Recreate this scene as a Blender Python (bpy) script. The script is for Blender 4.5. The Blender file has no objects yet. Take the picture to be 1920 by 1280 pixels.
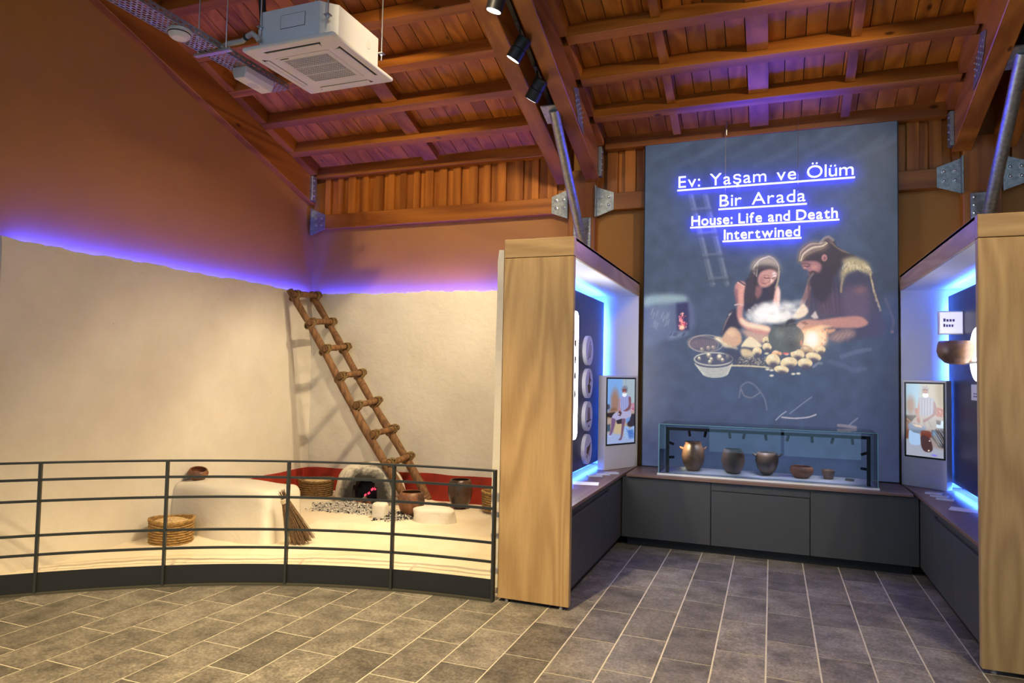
import bpy, math, random
import numpy as np
from mathutils import Vector, Matrix

random.seed(7)
rng = np.random.default_rng(11)
scene = bpy.context.scene
C = scene.collection

# ------------------------------------------------------------------ camera
cam_data = bpy.data.cameras.new('camera')
cam_data.sensor_width = 36.0
cam_data.lens = 1276.565 / 1920.0 * 36.0
cam_data.clip_start = 0.05
cam_data.clip_end = 200
cam = bpy.data.objects.new('camera', cam_data)
C.objects.link(cam)
cam.matrix_world = Matrix((
    (0.934273, -0.002514, 0.356550, 0.0),
    (0.356008, -0.048979, -0.933198, 0.0),
    (0.019809, 0.998797, -0.044864, 1.6),
    (0, 0, 0, 1)))
scene.camera = cam

# ------------------------------------------------------------------ world, exposure
world = bpy.data.worlds.new('daylight')
scene.world = world
world.use_nodes = True
bg = world.node_tree.nodes['Background']
bg.inputs['Color'].default_value = (0.50, 0.74, 1.0, 1)
bg.inputs['Strength'].default_value = 1.5
scene.view_settings.view_transform = 'Standard'
scene.view_settings.look = 'None'
scene.view_settings.exposure = 0.0
scene.view_settings.gamma = 1.0
scene.view_settings.use_curve_mapping = False
cy = scene.cycles
cy.max_bounces = 7
cy.diffuse_bounces = 4
cy.glossy_bounces = 3
cy.transmission_bounces = 2
cy.transparent_max_bounces = 12
cy.caustics_reflective = False
cy.caustics_refractive = False
cy.use_adaptive_sampling = True
cy.adaptive_threshold = 0.045
WARM = (1.0, 0.79, 0.48)
SPOT_W = 1.0            # overall power of the track spotlights
LED = (0.045, 0.17, 1.0)

# ------------------------------------------------------------------ materials
MATS = {}


def new_mat(name):
    m = bpy.data.materials.new(name)
    m.use_nodes = True
    nt = m.node_tree
    b = nt.nodes['Principled BSDF']
    return m, nt, b


def node(nt, kind, **kw):
    n = nt.nodes.new(kind)
    for k, v in kw.items():
        setattr(n, k, v)
    return n


def coords(nt, scale=(1, 1, 1), rand=True):
    tc = node(nt, 'ShaderNodeTexCoord')
    mp = node(nt, 'ShaderNodeMapping')
    mp.inputs['Scale'].default_value = scale
    nt.links.new(tc.outputs['Object'], mp.inputs['Vector'])
    if rand:
        oi = node(nt, 'ShaderNodeObjectInfo')
        mu = node(nt, 'ShaderNodeMath', operation='MULTIPLY')
        mu.inputs[1].default_value = 37.0
        nt.links.new(oi.outputs['Random'], mu.inputs[0])
        nt.links.new(mu.outputs[0], mp.inputs['Location'])
    return mp.outputs['Vector']


def noise(nt, vec, scale, detail=4, rough=0.55, dist=0.0):
    n = node(nt, 'ShaderNodeTexNoise')
    n.inputs['Scale'].default_value = scale
    n.inputs['Detail'].default_value = detail
    n.inputs['Roughness'].default_value = rough
    n.inputs['Distortion'].default_value = dist
    nt.links.new(vec, n.inputs['Vector'])
    return n.outputs['Fac']


def ramp(nt, fac, stops):
    r = node(nt, 'ShaderNodeValToRGB')
    e = r.color_ramp.elements
    while len(e) < len(stops):
        e.new(0.5)
    for i, (p, c) in enumerate(stops):
        e[i].position = p
        e[i].color = (c[0], c[1], c[2], 1)
    nt.links.new(fac, r.inputs['Fac'])
    return r.outputs['Color']


def mix(nt, fac, a, b, blend='MIX'):
    m = node(nt, 'ShaderNodeMix', data_type='RGBA', blend_type=blend)
    if isinstance(fac, (int, float)):
        m.inputs[0].default_value = fac
    else:
        nt.links.new(fac, m.inputs[0])
    for i, v in ((6, a), (7, b)):
        if isinstance(v, tuple):
            m.inputs[i].default_value = (v[0], v[1], v[2], 1)
        else:
            nt.links.new(v, m.inputs[i])
    return m.outputs[2]


def bump(nt, b, fac, strength=0.2, dist=0.01):
    bp = node(nt, 'ShaderNodeBump')
    bp.inputs['Strength'].default_value = strength
    bp.inputs['Distance'].default_value = dist
    nt.links.new(fac, bp.inputs['Height'])
    nt.links.new(bp.outputs['Normal'], b.inputs['Normal'])


def plain(name, col, rough=0.5, metal=0.0, var=0.0, vscale=6.0, bmp=0.0, bscale=40.0, spec=None):
    if name in MATS:
        return MATS[name]
    m, nt, b = new_mat(name)
    b.inputs['Roughness'].default_value = rough
    b.inputs['Metallic'].default_value = metal
    if spec is not None:
        b.inputs['Specular IOR Level'].default_value = spec
    v = coords(nt)
    f = noise(nt, v, vscale, 5)
    lo = tuple(c * (1 - var) for c in col)
    hi = tuple(min(1.0, c * (1 + var)) for c in col)
    nt.links.new(ramp(nt, f, [(0.3, lo), (0.7, hi)]), b.inputs['Base Color'])
    if bmp:
        bump(nt, b, noise(nt, v, bscale, 4), bmp, 0.01)
    MATS[name] = m
    return m


def emit(name, col, strength, base=(0.8, 0.8, 0.8)):
    if name in MATS:
        return MATS[name]
    m, nt, b = new_mat(name)
    b.inputs['Base Color'].default_value = (*base, 1)
    b.inputs['Emission Color'].default_value = (*col, 1)
    b.inputs['Emission Strength'].default_value = strength
    MATS[name] = m
    return m


def wood(name, dark, light, axis, ring=16.0, scale=2.2, rough=0.45, knots=True, stretch=0.07, contrast=1.0):
    key = name + axis
    if key in MATS:
        return MATS[key]
    m, nt, b = new_mat(key)
    b.inputs['Roughness'].default_value = rough
    sc = {'x': (stretch, 1, 1), 'y': (1, stretch, 1), 'z': (1, 1, stretch)}[axis]
    v = coords(nt, sc)
    n1 = noise(nt, v, scale, 2, 0.45, 0.3)
    mu = node(nt, 'ShaderNodeMath', operation='MULTIPLY')
    mu.inputs[1].default_value = ring * 6.283
    nt.links.new(n1, mu.inputs[0])
    si = node(nt, 'ShaderNodeMath', operation='SINE')
    nt.links.new(mu.outputs[0], si.inputs[0])
    h = node(nt, 'ShaderNodeMath', operation='MULTIPLY_ADD')
    h.inputs[1].default_value = 0.5 * contrast
    h.inputs[2].default_value = 0.5
    nt.links.new(si.outputs[0], h.inputs[0])
    fine = noise(nt, v, scale * 22, 5, 0.65)
    av = node(nt, 'ShaderNodeMix', data_type='FLOAT')
    av.inputs[0].default_value = 0.55
    nt.links.new(h.outputs[0], av.inputs[2])
    nt.links.new(fine, av.inputs[3])
    col = ramp(nt, av.outputs[0], [(0.15, dark), (0.85, light)])
    oi = node(nt, 'ShaderNodeObjectInfo')
    hs = node(nt, 'ShaderNodeHueSaturation')
    mr = node(nt, 'ShaderNodeMapRange')
    mr.inputs['To Min'].default_value = 0.78 if knots else 0.94
    mr.inputs['To Max'].default_value = 1.22 if knots else 1.06
    nt.links.new(oi.outputs['Random'], mr.inputs['Value'])
    nt.links.new(mr.outputs[0], hs.inputs['Value'])
    nt.links.new(col, hs.inputs['Color'])
    out = hs.outputs['Color']
    if knots:
        k = coords(nt, {'x': (0.5, 1, 1), 'y': (1, 0.5, 1), 'z': (1, 1, 0.5)}[axis])
        vo = node(nt, 'ShaderNodeTexVoronoi')
        vo.inputs['Scale'].default_value = 3.2
        nt.links.new(k, vo.inputs['Vector'])
        kf = ramp(nt, vo.outputs['Distance'], [(0.035, (1, 1, 1)), (0.075, (0, 0, 0))])
        out = mix(nt, kf, out, tuple(c * 0.35 for c in dark))
    nt.links.new(out, b.inputs['Base Color'])
    bump(nt, b, fine, 0.12, 0.004)
    MATS[key] = m
    return m


def plaster(name, col, col2, bstr=0.35):
    m, nt, b = new_mat(name)
    b.inputs['Roughness'].default_value = 0.9
    b.inputs['Specular IOR Level'].default_value = 0.2
    v = coords(nt, rand=False)
    n1 = noise(nt, v, 1.6, 6, 0.6)
    base = ramp(nt, n1, [(0.32, col2), (0.62, col)])
    vo = node(nt, 'ShaderNodeTexVoronoi')
    vo.inputs['Scale'].default_value = 9.0
    vo.inputs['Randomness'].default_value = 1.0
    nt.links.new(v, vo.inputs['Vector'])
    sp = ramp(nt, vo.outputs['Distance'], [(0.02, (1, 1, 1)), (0.05, (0, 0, 0))])
    sel = ramp(nt, noise(nt, v, 3.1, 2), [(0.52, (0, 0, 0)), (0.6, (1, 1, 1))])
    both = mix(nt, 1.0, sp, sel, 'MULTIPLY')
    nt.links.new(mix(nt, both, base, (0.30, 0.23, 0.15)), b.inputs['Base Color'])
    n2 = noise(nt, v, 7, 7, 0.6)
    bump(nt, b, n2, bstr, 0.03)
    MATS[name] = m
    return m


def attr_print(name, emission, base=0.5, rough=0.3):
    """flat print or screen picture: colours come from the mesh's own colour attribute"""
    m, nt, b = new_mat(name)
    a = node(nt, 'ShaderNodeVertexColor', layer_name='picture')
    dk = mix(nt, 1.0, a.outputs['Color'], (base, base, base), 'MULTIPLY')
    nt.links.new(dk, b.inputs['Base Color'])
    nt.links.new(a.outputs['Color'], b.inputs['Emission Color'])
    b.inputs['Emission Strength'].default_value = emission
    b.inputs['Roughness'].default_value = rough
    MATS[name] = m
    return m


def slate():
    m, nt, b = new_mat('slate_tile')
    v = coords(nt)
    oi = node(nt, 'ShaderNodeObjectInfo')
    n1 = noise(nt, v, 5.0, 8, 0.65)
    n2 = noise(nt, v, 55.0, 6, 0.7)
    base = ramp(nt, n1, [(0.30, (0.085, 0.078, 0.070)), (0.50, (0.18, 0.165, 0.145)), (0.72, (0.285, 0.262, 0.225))])
    sp = ramp(nt, n2, [(0.40, (0.55, 0.55, 0.55)), (0.62, (1.15, 1.15, 1.15))])
    col = mix(nt, 1.0, base, sp, 'MULTIPLY')
    hs = node(nt, 'ShaderNodeHueSaturation')
    mr = node(nt, 'ShaderNodeMapRange')
    mr.inputs['To Min'].default_value = 0.68
    mr.inputs['To Max'].default_value = 1.25
    nt.links.new(oi.outputs['Random'], mr.inputs['Value'])
    nt.links.new(mr.outputs[0], hs.inputs['Value'])
    nt.links.new(col, hs.inputs['Color'])
    nt.links.new(hs.outputs['Color'], b.inputs['Base Color'])
    b.inputs['Roughness'].default_value = 0.55
    rr = ramp(nt, n1, [(0.3, (0.62, 0.62, 0.62)), (0.7, (0.42, 0.42, 0.42))])
    nt.links.new(rr, b.inputs['Roughness'])
    bump(nt, b, n1, 0.25, 0.012)
    MATS['slate'] = m
    return m


def pottery(name, base, dark, patch=3.0, rough=0.5):
    if name in MATS:
        return MATS[name]
    m, nt, b = new_mat(name)
    v = coords(nt)
    n1 = noise(nt, v, patch, 4, 0.6, 0.6)
    n2 = noise(nt, v, 45, 4)
    c = ramp(nt, n1, [(0.38, dark), (0.6, base)])
    c = mix(nt, 0.25, c, ramp(nt, n2, [(0.3, dark), (0.7, base)]))
    nt.links.new(c, b.inputs['Base Color'])
    b.inputs['Roughness'].default_value = rough
    bump(nt, b, n2, 0.2, 0.004)
    MATS[name] = m
    return m


def glass(name, tint=(0.93, 0.98, 1.0), ior=1.45):
    m, nt, b = new_mat(name)
    nt.nodes.remove(b)
    out = nt.nodes['Material Output']
    tr = node(nt, 'ShaderNodeBsdfTransparent')
    tr.inputs['Color'].default_value = (*tint, 1)
    gl = node(nt, 'ShaderNodeBsdfGlossy')
    gl.inputs['Roughness'].default_value = 0.0
    fr = node(nt, 'ShaderNodeFresnel')
    fr.inputs['IOR'].default_value = ior
    mx = node(nt, 'ShaderNodeMixShader')
    nt.links.new(fr.outputs[0], mx.inputs[0])
    nt.links.new(tr.outputs[0], mx.inputs[1])
    nt.links.new(gl.outputs[0], mx.inputs[2])
    nt.links.new(mx.outputs[0], out.inputs['Surface'])
    MATS[name] = m
    return m


T_DARK, T_LIGHT = (0.26, 0.072, 0.009), (0.55, 0.19, 0.028)


def timber(axis):
    return wood('timber_', T_DARK, T_LIGHT, axis, ring=7, scale=2.0, rough=0.42)


def board(axis):
    return wood('roof_board_', (0.33, 0.088, 0.008), (0.66, 0.225, 0.026), axis, ring=6, scale=3.0, rough=0.45)


def oak(axis):
    return wood('oak_', (0.35, 0.208, 0.080), (0.57, 0.372, 0.165), axis, ring=15, scale=2.6, rough=0.42, knots=False, stretch=0.10, contrast=0.8)


M_PLASTER = plaster('white_plaster', (0.78, 0.73, 0.64), (0.70, 0.645, 0.55))
M_PLASTER_FLOOR = plaster('plaster_floor_clay', (0.80, 0.72, 0.58), (0.72, 0.60, 0.44), 0.5)
M_OCHRE = plain('ochre_paint', (0.52, 0.238, 0.062), 0.75, var=0.05, vscale=1.2, bmp=0.04, bscale=60)
M_RED = plain('red_ochre_paint', (0.36, 0.026, 0.010), 0.8, var=0.25, vscale=5, bmp=0.2)
M_GREY_CAB = plain('charcoal_laminate', (0.062, 0.064, 0.068), 0.42, var=0.03)
M_BLACK = plain('black_metal', (0.012, 0.012, 0.013), 0.45, var=0.1)
M_PLINTH = plain('plinth_black', (0.010, 0.010, 0.011), 0.6, var=0.1)
M_RAIL = plain('rail_grey_metal', (0.030, 0.034, 0.034), 0.5, 0.2, var=0.1)
M_WORKTOP = wood('worktop_', (0.15, 0.085, 0.062), (0.25, 0.15, 0.112), 'y', ring=8, scale=3, rough=0.38, knots=False)
M_WORKTOP_X = wood('worktop_', (0.15, 0.085, 0.062), (0.25, 0.15, 0.112), 'x', ring=8, scale=3, rough=0.38, knots=False)
M_WHITE = plain('white_laminate', (0.78, 0.78, 0.80), 0.4, var=0.01)
M_GALV = plain('galvanised_steel', (0.40, 0.43, 0.43), 0.42, 0.75, var=0.30, vscale=35, bmp=0.1, bscale=60)
M_STEEL = plain('bright_steel', (0.62, 0.64, 0.66), 0.28, 0.95, var=0.06)
M_AC_WHITE = plain('ac_white_plastic', (0.80, 0.79, 0.74), 0.45, var=0.02)
M_AC_STEEL = plain('ac_sheet_steel', (0.80, 0.86, 0.90), 0.38, 0.35, var=0.05)
M_DARK_SLOT = plain('dark_slot', (0.02, 0.02, 0.02), 0.7)
M_GRILLE = plain('grille_grey', (0.30, 0.29, 0.27), 0.6)
M_PIPE_BLACK = plain('black_insulation', (0.018, 0.018, 0.018), 0.75, bmp=0.15)
M_PIPE_GREY = plain('grey_conduit', (0.50, 0.50, 0.49), 0.55, var=0.05)
M_GROUT = plain('grout', (0.52, 0.48, 0.40), 0.9, var=0.1, vscale=20)
M_SLATE = slate()
M_ROPE = plain('straw_rope', (0.26, 0.165, 0.065), 0.9, var=0.3, vscale=60, bmp=0.6, bscale=120)
M_POLE = wood('ladder_pole_', (0.105, 0.048, 0.018), (0.27, 0.13, 0.048), 'z', ring=9, scale=7, rough=0.75, knots=False, stretch=0.12)
M_BASKET = plain('woven_straw', (0.34, 0.20, 0.065), 0.85, var=0.45, vscale=38, bmp=0.5, bscale=70)
M_BASKET_DARK = plain('woven_straw_dark', (0.19, 0.105, 0.035), 0.85, var=0.45, vscale=38, bmp=0.5, bscale=70)
M_GRAIN = plain('grain', (0.66, 0.47, 0.23), 0.85, var=0.3, vscale=90, bmp=0.9, bscale=110)
M_ASH = plain('ash_grey', (0.42, 0.39, 0.35), 0.95, var=0.55, vscale=60)
M_CHAR = plain('charcoal', (0.022, 0.020, 0.019), 0.9, var=0.5, vscale=40)
M_EMBER = emit('ember_glow', (1.0, 0.05, 0.11), 1.7, (0.2, 0.03, 0.02))
M_BRISTLE = plain('broom_twig', (0.155, 0.092, 0.048), 0.9, var=0.5, vscale=50)
M_BIND = plain('cloth_binding', (0.62, 0.52, 0.38), 0.9, var=0.1, bmp=0.3)
M_LED = emit('blue_led', LED, 170.0, (0.2, 0.2, 0.6))
M_LED_WALL = emit('blue_led_wall', (0.010, 0.022, 1.0), 400.0, (0.2, 0.2, 0.6))
M_LENS = emit('lamp_lens', (1.0, 0.96, 0.88), 6.0)
M_GLASS = glass('showcase_glass', (0.90, 0.965, 0.985))
M_GLASS_EDGE = plain('glass_edge_blue', (0.16, 0.36, 0.46), 0.15, var=0.02)
M_NEON_FRONT = emit('neon_face', (0.62, 0.82, 1.0), 1.25)
M_NEON_BOLD = emit('neon_face_bold', (0.93, 0.95, 1.0), 1.3)
M_NEON_SIDE = emit('neon_halo', (0.03, 0.025, 1.0), 40.0)
M_LIGHTBOX = emit('lit_panel', (1.0, 0.98, 0.95), 9.0)
M_PANEL_PRINT = None


def panel_print():
    m, nt, b = new_mat('dark_brush_print')
    v = coords(nt, (1, 0.35, 1))
    n = noise(nt, v, 2.6, 7, 0.62, 1.2)
    c = ramp(nt, n, [(0.35, (0.016, 0.014, 0.030)), (0.62, (0.040, 0.034, 0.066)), (0.8, (0.085, 0.075, 0.12))])
    nt.links.new(c, b.inputs['Base Color'])
    b.inputs['Roughness'].default_value = 0.4
    return m


M_PANEL_PRINT = panel_print()


def soot():
    """plaster of the oven with soot stains round its mouth (the stain has a shape of its own)"""
    m, nt, b = new_mat('sooty_plaster')
    b.inputs['Roughness'].default_value = 0.92
    tc = node(nt, 'ShaderNodeTexCoord')
    at = node(nt, 'ShaderNodeVertexColor', layer_name='picture')
    v = coords(nt, rand=False)
    n = noise(nt, v, 9, 6, 0.7)
    add = node(nt, 'ShaderNodeMath', operation='MULTIPLY_ADD')
    add.inputs[1].default_value = 0.9
    nt.links.new(n, add.inputs[0])
    sep = node(nt, 'ShaderNodeSeparateColor')
    nt.links.new(at.outputs['Color'], sep.inputs[0])
    sub = node(nt, 'ShaderNodeMath', operation='SUBTRACT')
    nt.links.new(sep.outputs[0], sub.inputs[0])
    sub.inputs[1].default_value = 0.45
    nt.links.new(sub.outputs[0], add.inputs[2])
    c = ramp(nt, add.outputs[0], [(0.30, (0.74, 0.68, 0.57)), (0.52, (0.20, 0.185, 0.16)), (0.72, (0.030, 0.027, 0.024))])
    nt.links.new(c, b.inputs['Base Color'])
    bump(nt, b, n, 0.4, 0.03)
    return m


M_SOOT = soot()

# ------------------------------------------------------------------ mesh helpers


class MB:
    """collects shapes in world coordinates, then becomes ONE mesh object"""

    def __init__(s):
        s.v, s.f, s.m = [], [], []

    def add(s, vs, fs, mi=0):
        o = len(s.v)
        s.v += [tuple(p) for p in vs]
        s.f += [tuple(i + o for i in f) for f in fs]
        s.m += [mi] * len(fs)
        return s

    def box(s, x0, x1, y0, y1, z0, z1, mi=0):
        vs = [(x0, y0, z0), (x1, y0, z0), (x1, y1, z0), (x0, y1, z0), (x0, y0, z1), (x1, y0, z1), (x1, y1, z1), (x0, y1, z1)]
        return s.add(vs, [(0, 3, 2, 1), (4, 5, 6, 7), (0, 1, 5, 4), (1, 2, 6, 5), (2, 3, 7, 6), (3, 0, 4, 7)], mi)

    def obox(s, c, ax, ay, az, mi=0):
        """box from its centre and three half-axis vectors"""
        c, ax, ay, az = map(Vector, (c, ax, ay, az))
        vs = [c + ax * i + ay * j + az * k for k in (-1, 1) for i, j in ((-1, -1), (1, -1), (1, 1), (-1, 1))]
        return s.add(vs, [(0, 3, 2, 1), (4, 5, 6, 7), (0, 1, 5, 4), (1, 2, 6, 5), (2, 3, 7, 6), (3, 0, 4, 7)], mi)

    def prism(s, pts, vec, mi=0):
        """polygon (list of 3-D points) pushed along vec"""
        n = len(pts)
        vec = Vector(vec)
        vs = [Vector(p) for p in pts] + [Vector(p) + vec for p in pts]
        fs = [tuple(range(n - 1, -1, -1)), tuple(range(n, 2 * n))]
        fs += [(i, (i + 1) % n, n + (i + 1) % n, n + i) for i in range(n)]
        return s.add(vs, fs, mi)

    def tube(s, path, rad, n=10, mi=0, caps=True, wob=0.0):
        path = [Vector(p) for p in path]
        k = len(path)
        if not isinstance(rad, (list, tuple)):
            rad = [rad] * k
        t0 = (path[1] - path[0]).normalized()
        up = Vector((0, 0, 1)) if abs(t0.z) < 0.9 else Vector((0, 1, 0))
        vs = []
        for i in range(k):
            t = (path[min(i + 1, k - 1)] - path[max(i - 1, 0)]).normalized()
            a = (up - t * up.dot(t)).normalized()
            b_ = t.cross(a)
            for j in range(n):
                q = 2 * math.pi * j / n
                r = rad[i] * (1 + wob * (random.random() - .5))
                vs.append(path[i] + (a * math.cos(q) + b_ * math.sin(q)) * r)
        fs = []
        for i in range(k - 1):
            for j in range(n):
                fs.append((i * n + j, i * n + (j + 1) % n, (i + 1) * n + (j + 1) % n, (i + 1) * n + j))
        if caps:
            fs.append(tuple(range(n - 1, -1, -1)))
            fs.append(tuple((k - 1) * n + j for j in range(n)))
        return s.add(vs, fs, mi)

    def lathe(s, prof, c, n=32, mi=0, tilt=None, wob=0.0):
        c = Vector(c)
        vs, k = [], len(prof)
        ph = [random.random() * 6.28 for _ in range(3)]
        for r, z in prof:
            for j in range(n):
                q = 2 * math.pi * j / n
                w = 1 + wob * (math.sin(2 * q + ph[0] + z * 9) + .6 * math.sin(3 * q + ph[1] - z * 14))
                p = Vector((r * w * math.cos(q), r * w * math.sin(q), z))
                if tilt is not None:
                    p = tilt @ p
                vs.append(c + p)
        fs = []
        for i in range(k - 1):
            for j in range(n):
                fs.append((i * n + j, i * n + (j + 1) % n, (i + 1) * n + (j + 1) % n, (i + 1) * n + j))
        fs.append(tuple(range(n - 1, -1, -1)))
        fs.append(tuple((k - 1) * n + j for j in range(n)))
        return s.add(vs, fs, mi)

    def build(s, name, mat, parent=None, smooth=False, bevel=0.0, seg=2, sharp=40, origin=None):
        me = bpy.data.meshes.new(name)
        o = Vector(origin) if origin is not None else (Vector(parent['_o']) if parent is not None and '_o' in parent else Vector((0, 0, 0)))
        me.from_pydata([tuple(Vector(p) - o) for p in s.v], [], s.f)
        mats = mat if isinstance(mat, (list, tuple)) else [mat]
        for mm in mats:
            me.materials.append(mm)
        if len(mats) > 1:
            me.polygons.foreach_set('material_index', s.m)
        if smooth:
            me.polygons.foreach_set('use_smooth', [True] * len(me.polygons))
            me.set_sharp_from_angle(angle=math.radians(sharp))
        me.update()
        ob = bpy.data.objects.new(name, me)
        C.objects.link(ob)
        if parent is not None:
            ob.parent = parent
            if '_o' not in parent:
                ob['_o'] = list(o)
            else:
                ob['_o'] = list(o)
        else:
            ob.location = o
            ob['_o'] = list(o)
        if bevel:
            bv = ob.modifiers.new('bevel', 'BEVEL')
            bv.width = bevel
            bv.segments = seg
            bv.limit_method = 'ANGLE'
            bv.angle_limit = math.radians(30)
        return ob


def tag(o, label, cat, group=None):
    o['label'] = label
    o['category'] = cat
    if group:
        o['group'] = group
    return o


def structure(o):
    o['kind'] = 'structure'
    return o


def stuff(o):
    o['kind'] = 'stuff'
    return o


def thing(name, label, cat, loc=(0, 0, 0), group=None):
    o = bpy.data.objects.new(name, None)
    C.objects.link(o)
    o.empty_display_size = 0.1
    o.location = loc
    o['_o'] = list(loc)
    return tag(o, label, cat, group)


def copy_at(src, name, dx, parent=None):
    """linked copy of one mesh object moved by dx"""
    o = src.copy()
    o.name = name
    C.objects.link(o)
    o.location = Vector(src.location) + Vector(dx)
    o.parent = parent if parent is not None else src.parent
    return o


def spot_lamp(name, loc, target, power, deg, blend=0.5, size=0.04, col=WARM, parent=None):
    d = bpy.data.lights.new(name, 'SPOT')
    d.energy = power * SPOT_W
    d.color = col
    d.spot_size = math.radians(deg)
    d.spot_blend = blend
    d.shadow_soft_size = size
    o = bpy.data.objects.new(name, d)
    C.objects.link(o)
    dirv = Vector(target) - Vector(loc)
    base = Vector(parent['_o']) if parent is not None else Vector((0, 0, 0))
    o.location = Vector(loc) - base
    o.rotation_euler = dirv.to_track_quat('-Z', 'Y').to_euler()
    if parent is not None:
        o.parent = parent
    return o

# ================================================================== STRUCTURE
S = 0.35                                  # roof pitch


def zb(y):                                # underside of the roof boards
    return 6.55 - S * y


def zp(y):                                # underside of the purlins
    return 6.40 - S * y


def zr(y):                                # underside of the rafters
    return 6.09 - S * y


XL, XR = -5.45, 5.6                       # side walls
YB, YF = 7.12, -1.5                       # back and front (glazed) wall
SL = Vector((0, -1, S)).normalized()      # up the slope
NR = Vector((0, S, 1)).normalized()       # roof normal

# ---- floor
fl = structure(MB().box(-6.2, XR, YF - 0.1, 7.3, -0.10, -0.0022).build('floor', M_GROUT))
TW, TLN = 0.279, 0.535
tile_me = {}
near, rest = [], MB()


def fence_y(x):
    return float(np.interp(x, FX, FY))


_px = np.array([-5.55, -4.756, -4.118, -3.35, -2.581, -1.82])
_py = np.array([2.45, 3.292, 3.802, 4.170, 4.395, 4.470])
_cf = np.polyfit(_px, _py, 3)
FX = np.linspace(-5.55, -1.82, 60)
FY = np.polyval(_cf, FX)

for k in range(-18, 20):
    x0 = -0.306 + k * TW
    off = (0.0 if k % 2 == 0 else 0.272) + random.uniform(-0.02, 0.02) + (0.12 if k % 5 == 2 else 0)
    for j in range(-16, 4):
        y0 = 5.846 + off + j * TLN
        y1 = y0 + TLN
        x1 = x0 + TW
        if y0 > 6.75 or y1 < YF or x1 < XL or x0 > XR:
            continue
        xc, yc = (x0 + x1) / 2, (y0 + y1) / 2
        if xc < -1.82 and y0 > fence_y(xc) + 0.15:
            continue
        if (xc < -1.45 and yc > 4.9) or (xc > 1.3 and yc > 4.9) or y0 > 6.45:
            continue
        if -5.3 < xc < 2.3 and y1 > 1.9:
            near.append((x0, y0))
        else:
            rest.box(x0 + .0048, x1 - .0048, y0 + .0048, y1 - .0048, -0.008, 0.0)
near = near[:300]
tmesh = MB().box(.0048, TW - .0048, .0048, TLN - .0048, -0.012, 0.0)
t_first = None
for x0, y0 in near:
    if t_first is None:
        t_first = tmesh.build('tile', M_SLATE, fl)
        o = t_first
    else:
        o = bpy.data.objects.new('tile', t_first.data)
        C.objects.link(o)
        o.parent = fl
    o.location = (x0, y0, random.uniform(-0.0006, 0.0))
stuff(rest.build('tile_field', M_SLATE, fl))

# ---- ochre walls
# left wall, plus an unseen high window added to brighten the air conditioner's front
m = MB()
for pts in ([(YF - .1, -.05), (-.2, -.05), (-.2, zb(-.2)), (YF - .1, zb(YF - .1))], [(2.4, -.05), (7.3, -.05), (7.3, zb(7.3)), (2.4, zb(2.4))],
            [(-.2, -.05), (2.4, -.05), (2.4, 4.6), (-.2, 4.6)]):
    m.prism([(XL, y, z) for y, z in pts], (-0.18, 0, 0))
structure(m.build('wall_left', M_OCHRE))
w = structure(MB().prism([(XL - .09, -.2, 4.6), (XL - .09, 2.4, 4.6), (XL - .09, 2.4, zb(2.4)), (XL - .09, -.2, zb(-.2))], (-.006, 0, 0)).build('window_4', M_GLASS))
for y in (-.2, .65, 1.5, 2.34):
    MB().box(XL - .12, XL - .06, y, y + .06, 4.6, zb(y + .06)).build('window_frame', M_RAIL, w)
wb = structure(MB().box(XL - .18, XR + .2, YB, YB + 0.18, -0.05, 4.1).build('wall_back', M_OCHRE))
pts = [(XR, YF - .1, -0.05), (XR, 7.3, -0.05), (XR, 7.3, zb(7.3)), (XR, YF - .1, zb(YF - .1))]
structure(MB().prism(pts, (0.18, 0, 0)).build('wall_right', M_OCHRE))
# glazed wall behind the photographer: daylight comes in through its openings
m = MB()
zt = zb(YF) + .05
WX = [(-5.2, -2.0), (-1.25, 1.65), (2.3, 5.2)]
prev = XL - .1
for a, b in WX:
    m.box(prev, a, YF - .12, YF, -0.05, 4.0)
    prev = b
m.box(prev, XR + .1, YF - .12, YF, -0.05, 4.0)
for a, b in WX:
    m.box(a, b, YF - .12, YF, 2.55, 4.0)
m.box(XL - .1, XR + .1, YF - .12, YF, 4.0, 4.6)
m.box(XL - .1, XR + .1, YF - .12, YF, 6.4, zt)
for xx in (XL - .05, -2.1, 1.4, XR - .1):
    m.box(xx, xx + .22, YF - .12, YF, 4.6, 6.4)
structure(m.build('wall_front', M_OCHRE))
for i, (a, b) in enumerate(WX):
    w = structure(MB().box(a, b, YF - .075, YF - .07, 0.0, 2.55).build('window_%d' % (i + 1), M_GLASS))
    f = MB()
    f.box(a, b, YF - .10, YF - .04, 0.0, .06).box(a, b, YF - .10, YF - .04, 2.49, 2.55)
    for xx in (a, (a + b) / 2 - .03, b - .06):
        f.box(xx, xx + .06, YF - .10, YF - .04, .06, 2.49)
    f.build('window_frame', M_RAIL, w)

# ---- roof: one long board after another, from the eave up the slope
ce = structure(MB().prism([(XL - .2, 7.35, zb(7.35) + .03), (XR + .2, 7.35, zb(7.35) + .03), (XR + .2, YF - .2, zb(YF - .2) + .03), (XL - .2, YF - .2, zb(YF - .2) + .03)], (0, 0, .06)).build('ceiling', M_DARK_SLOT))
BW = 0.158
ylow, yhigh = 7.12, YF
Lb = (yhigh - ylow) / SL.y
first = None
x = XL + .02
while x < XR:
    if first is None:
        b_ = MB()
        c = Vector((BW / 2, ylow, zb(ylow))) + SL * (Lb / 2) + NR * .012
        b_.obox(c, (BW / 2 - .0035, 0, 0), SL * (Lb / 2), NR * .012)
        first = b_.build('plank', board('y'), ce)
        o = first
    else:
        o = bpy.data.objects.new('plank', first.data)
        C.objects.link(o)
        o.parent = ce
    o.location = (x, 0, random.uniform(-.003, .002))
    x += BW

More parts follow.
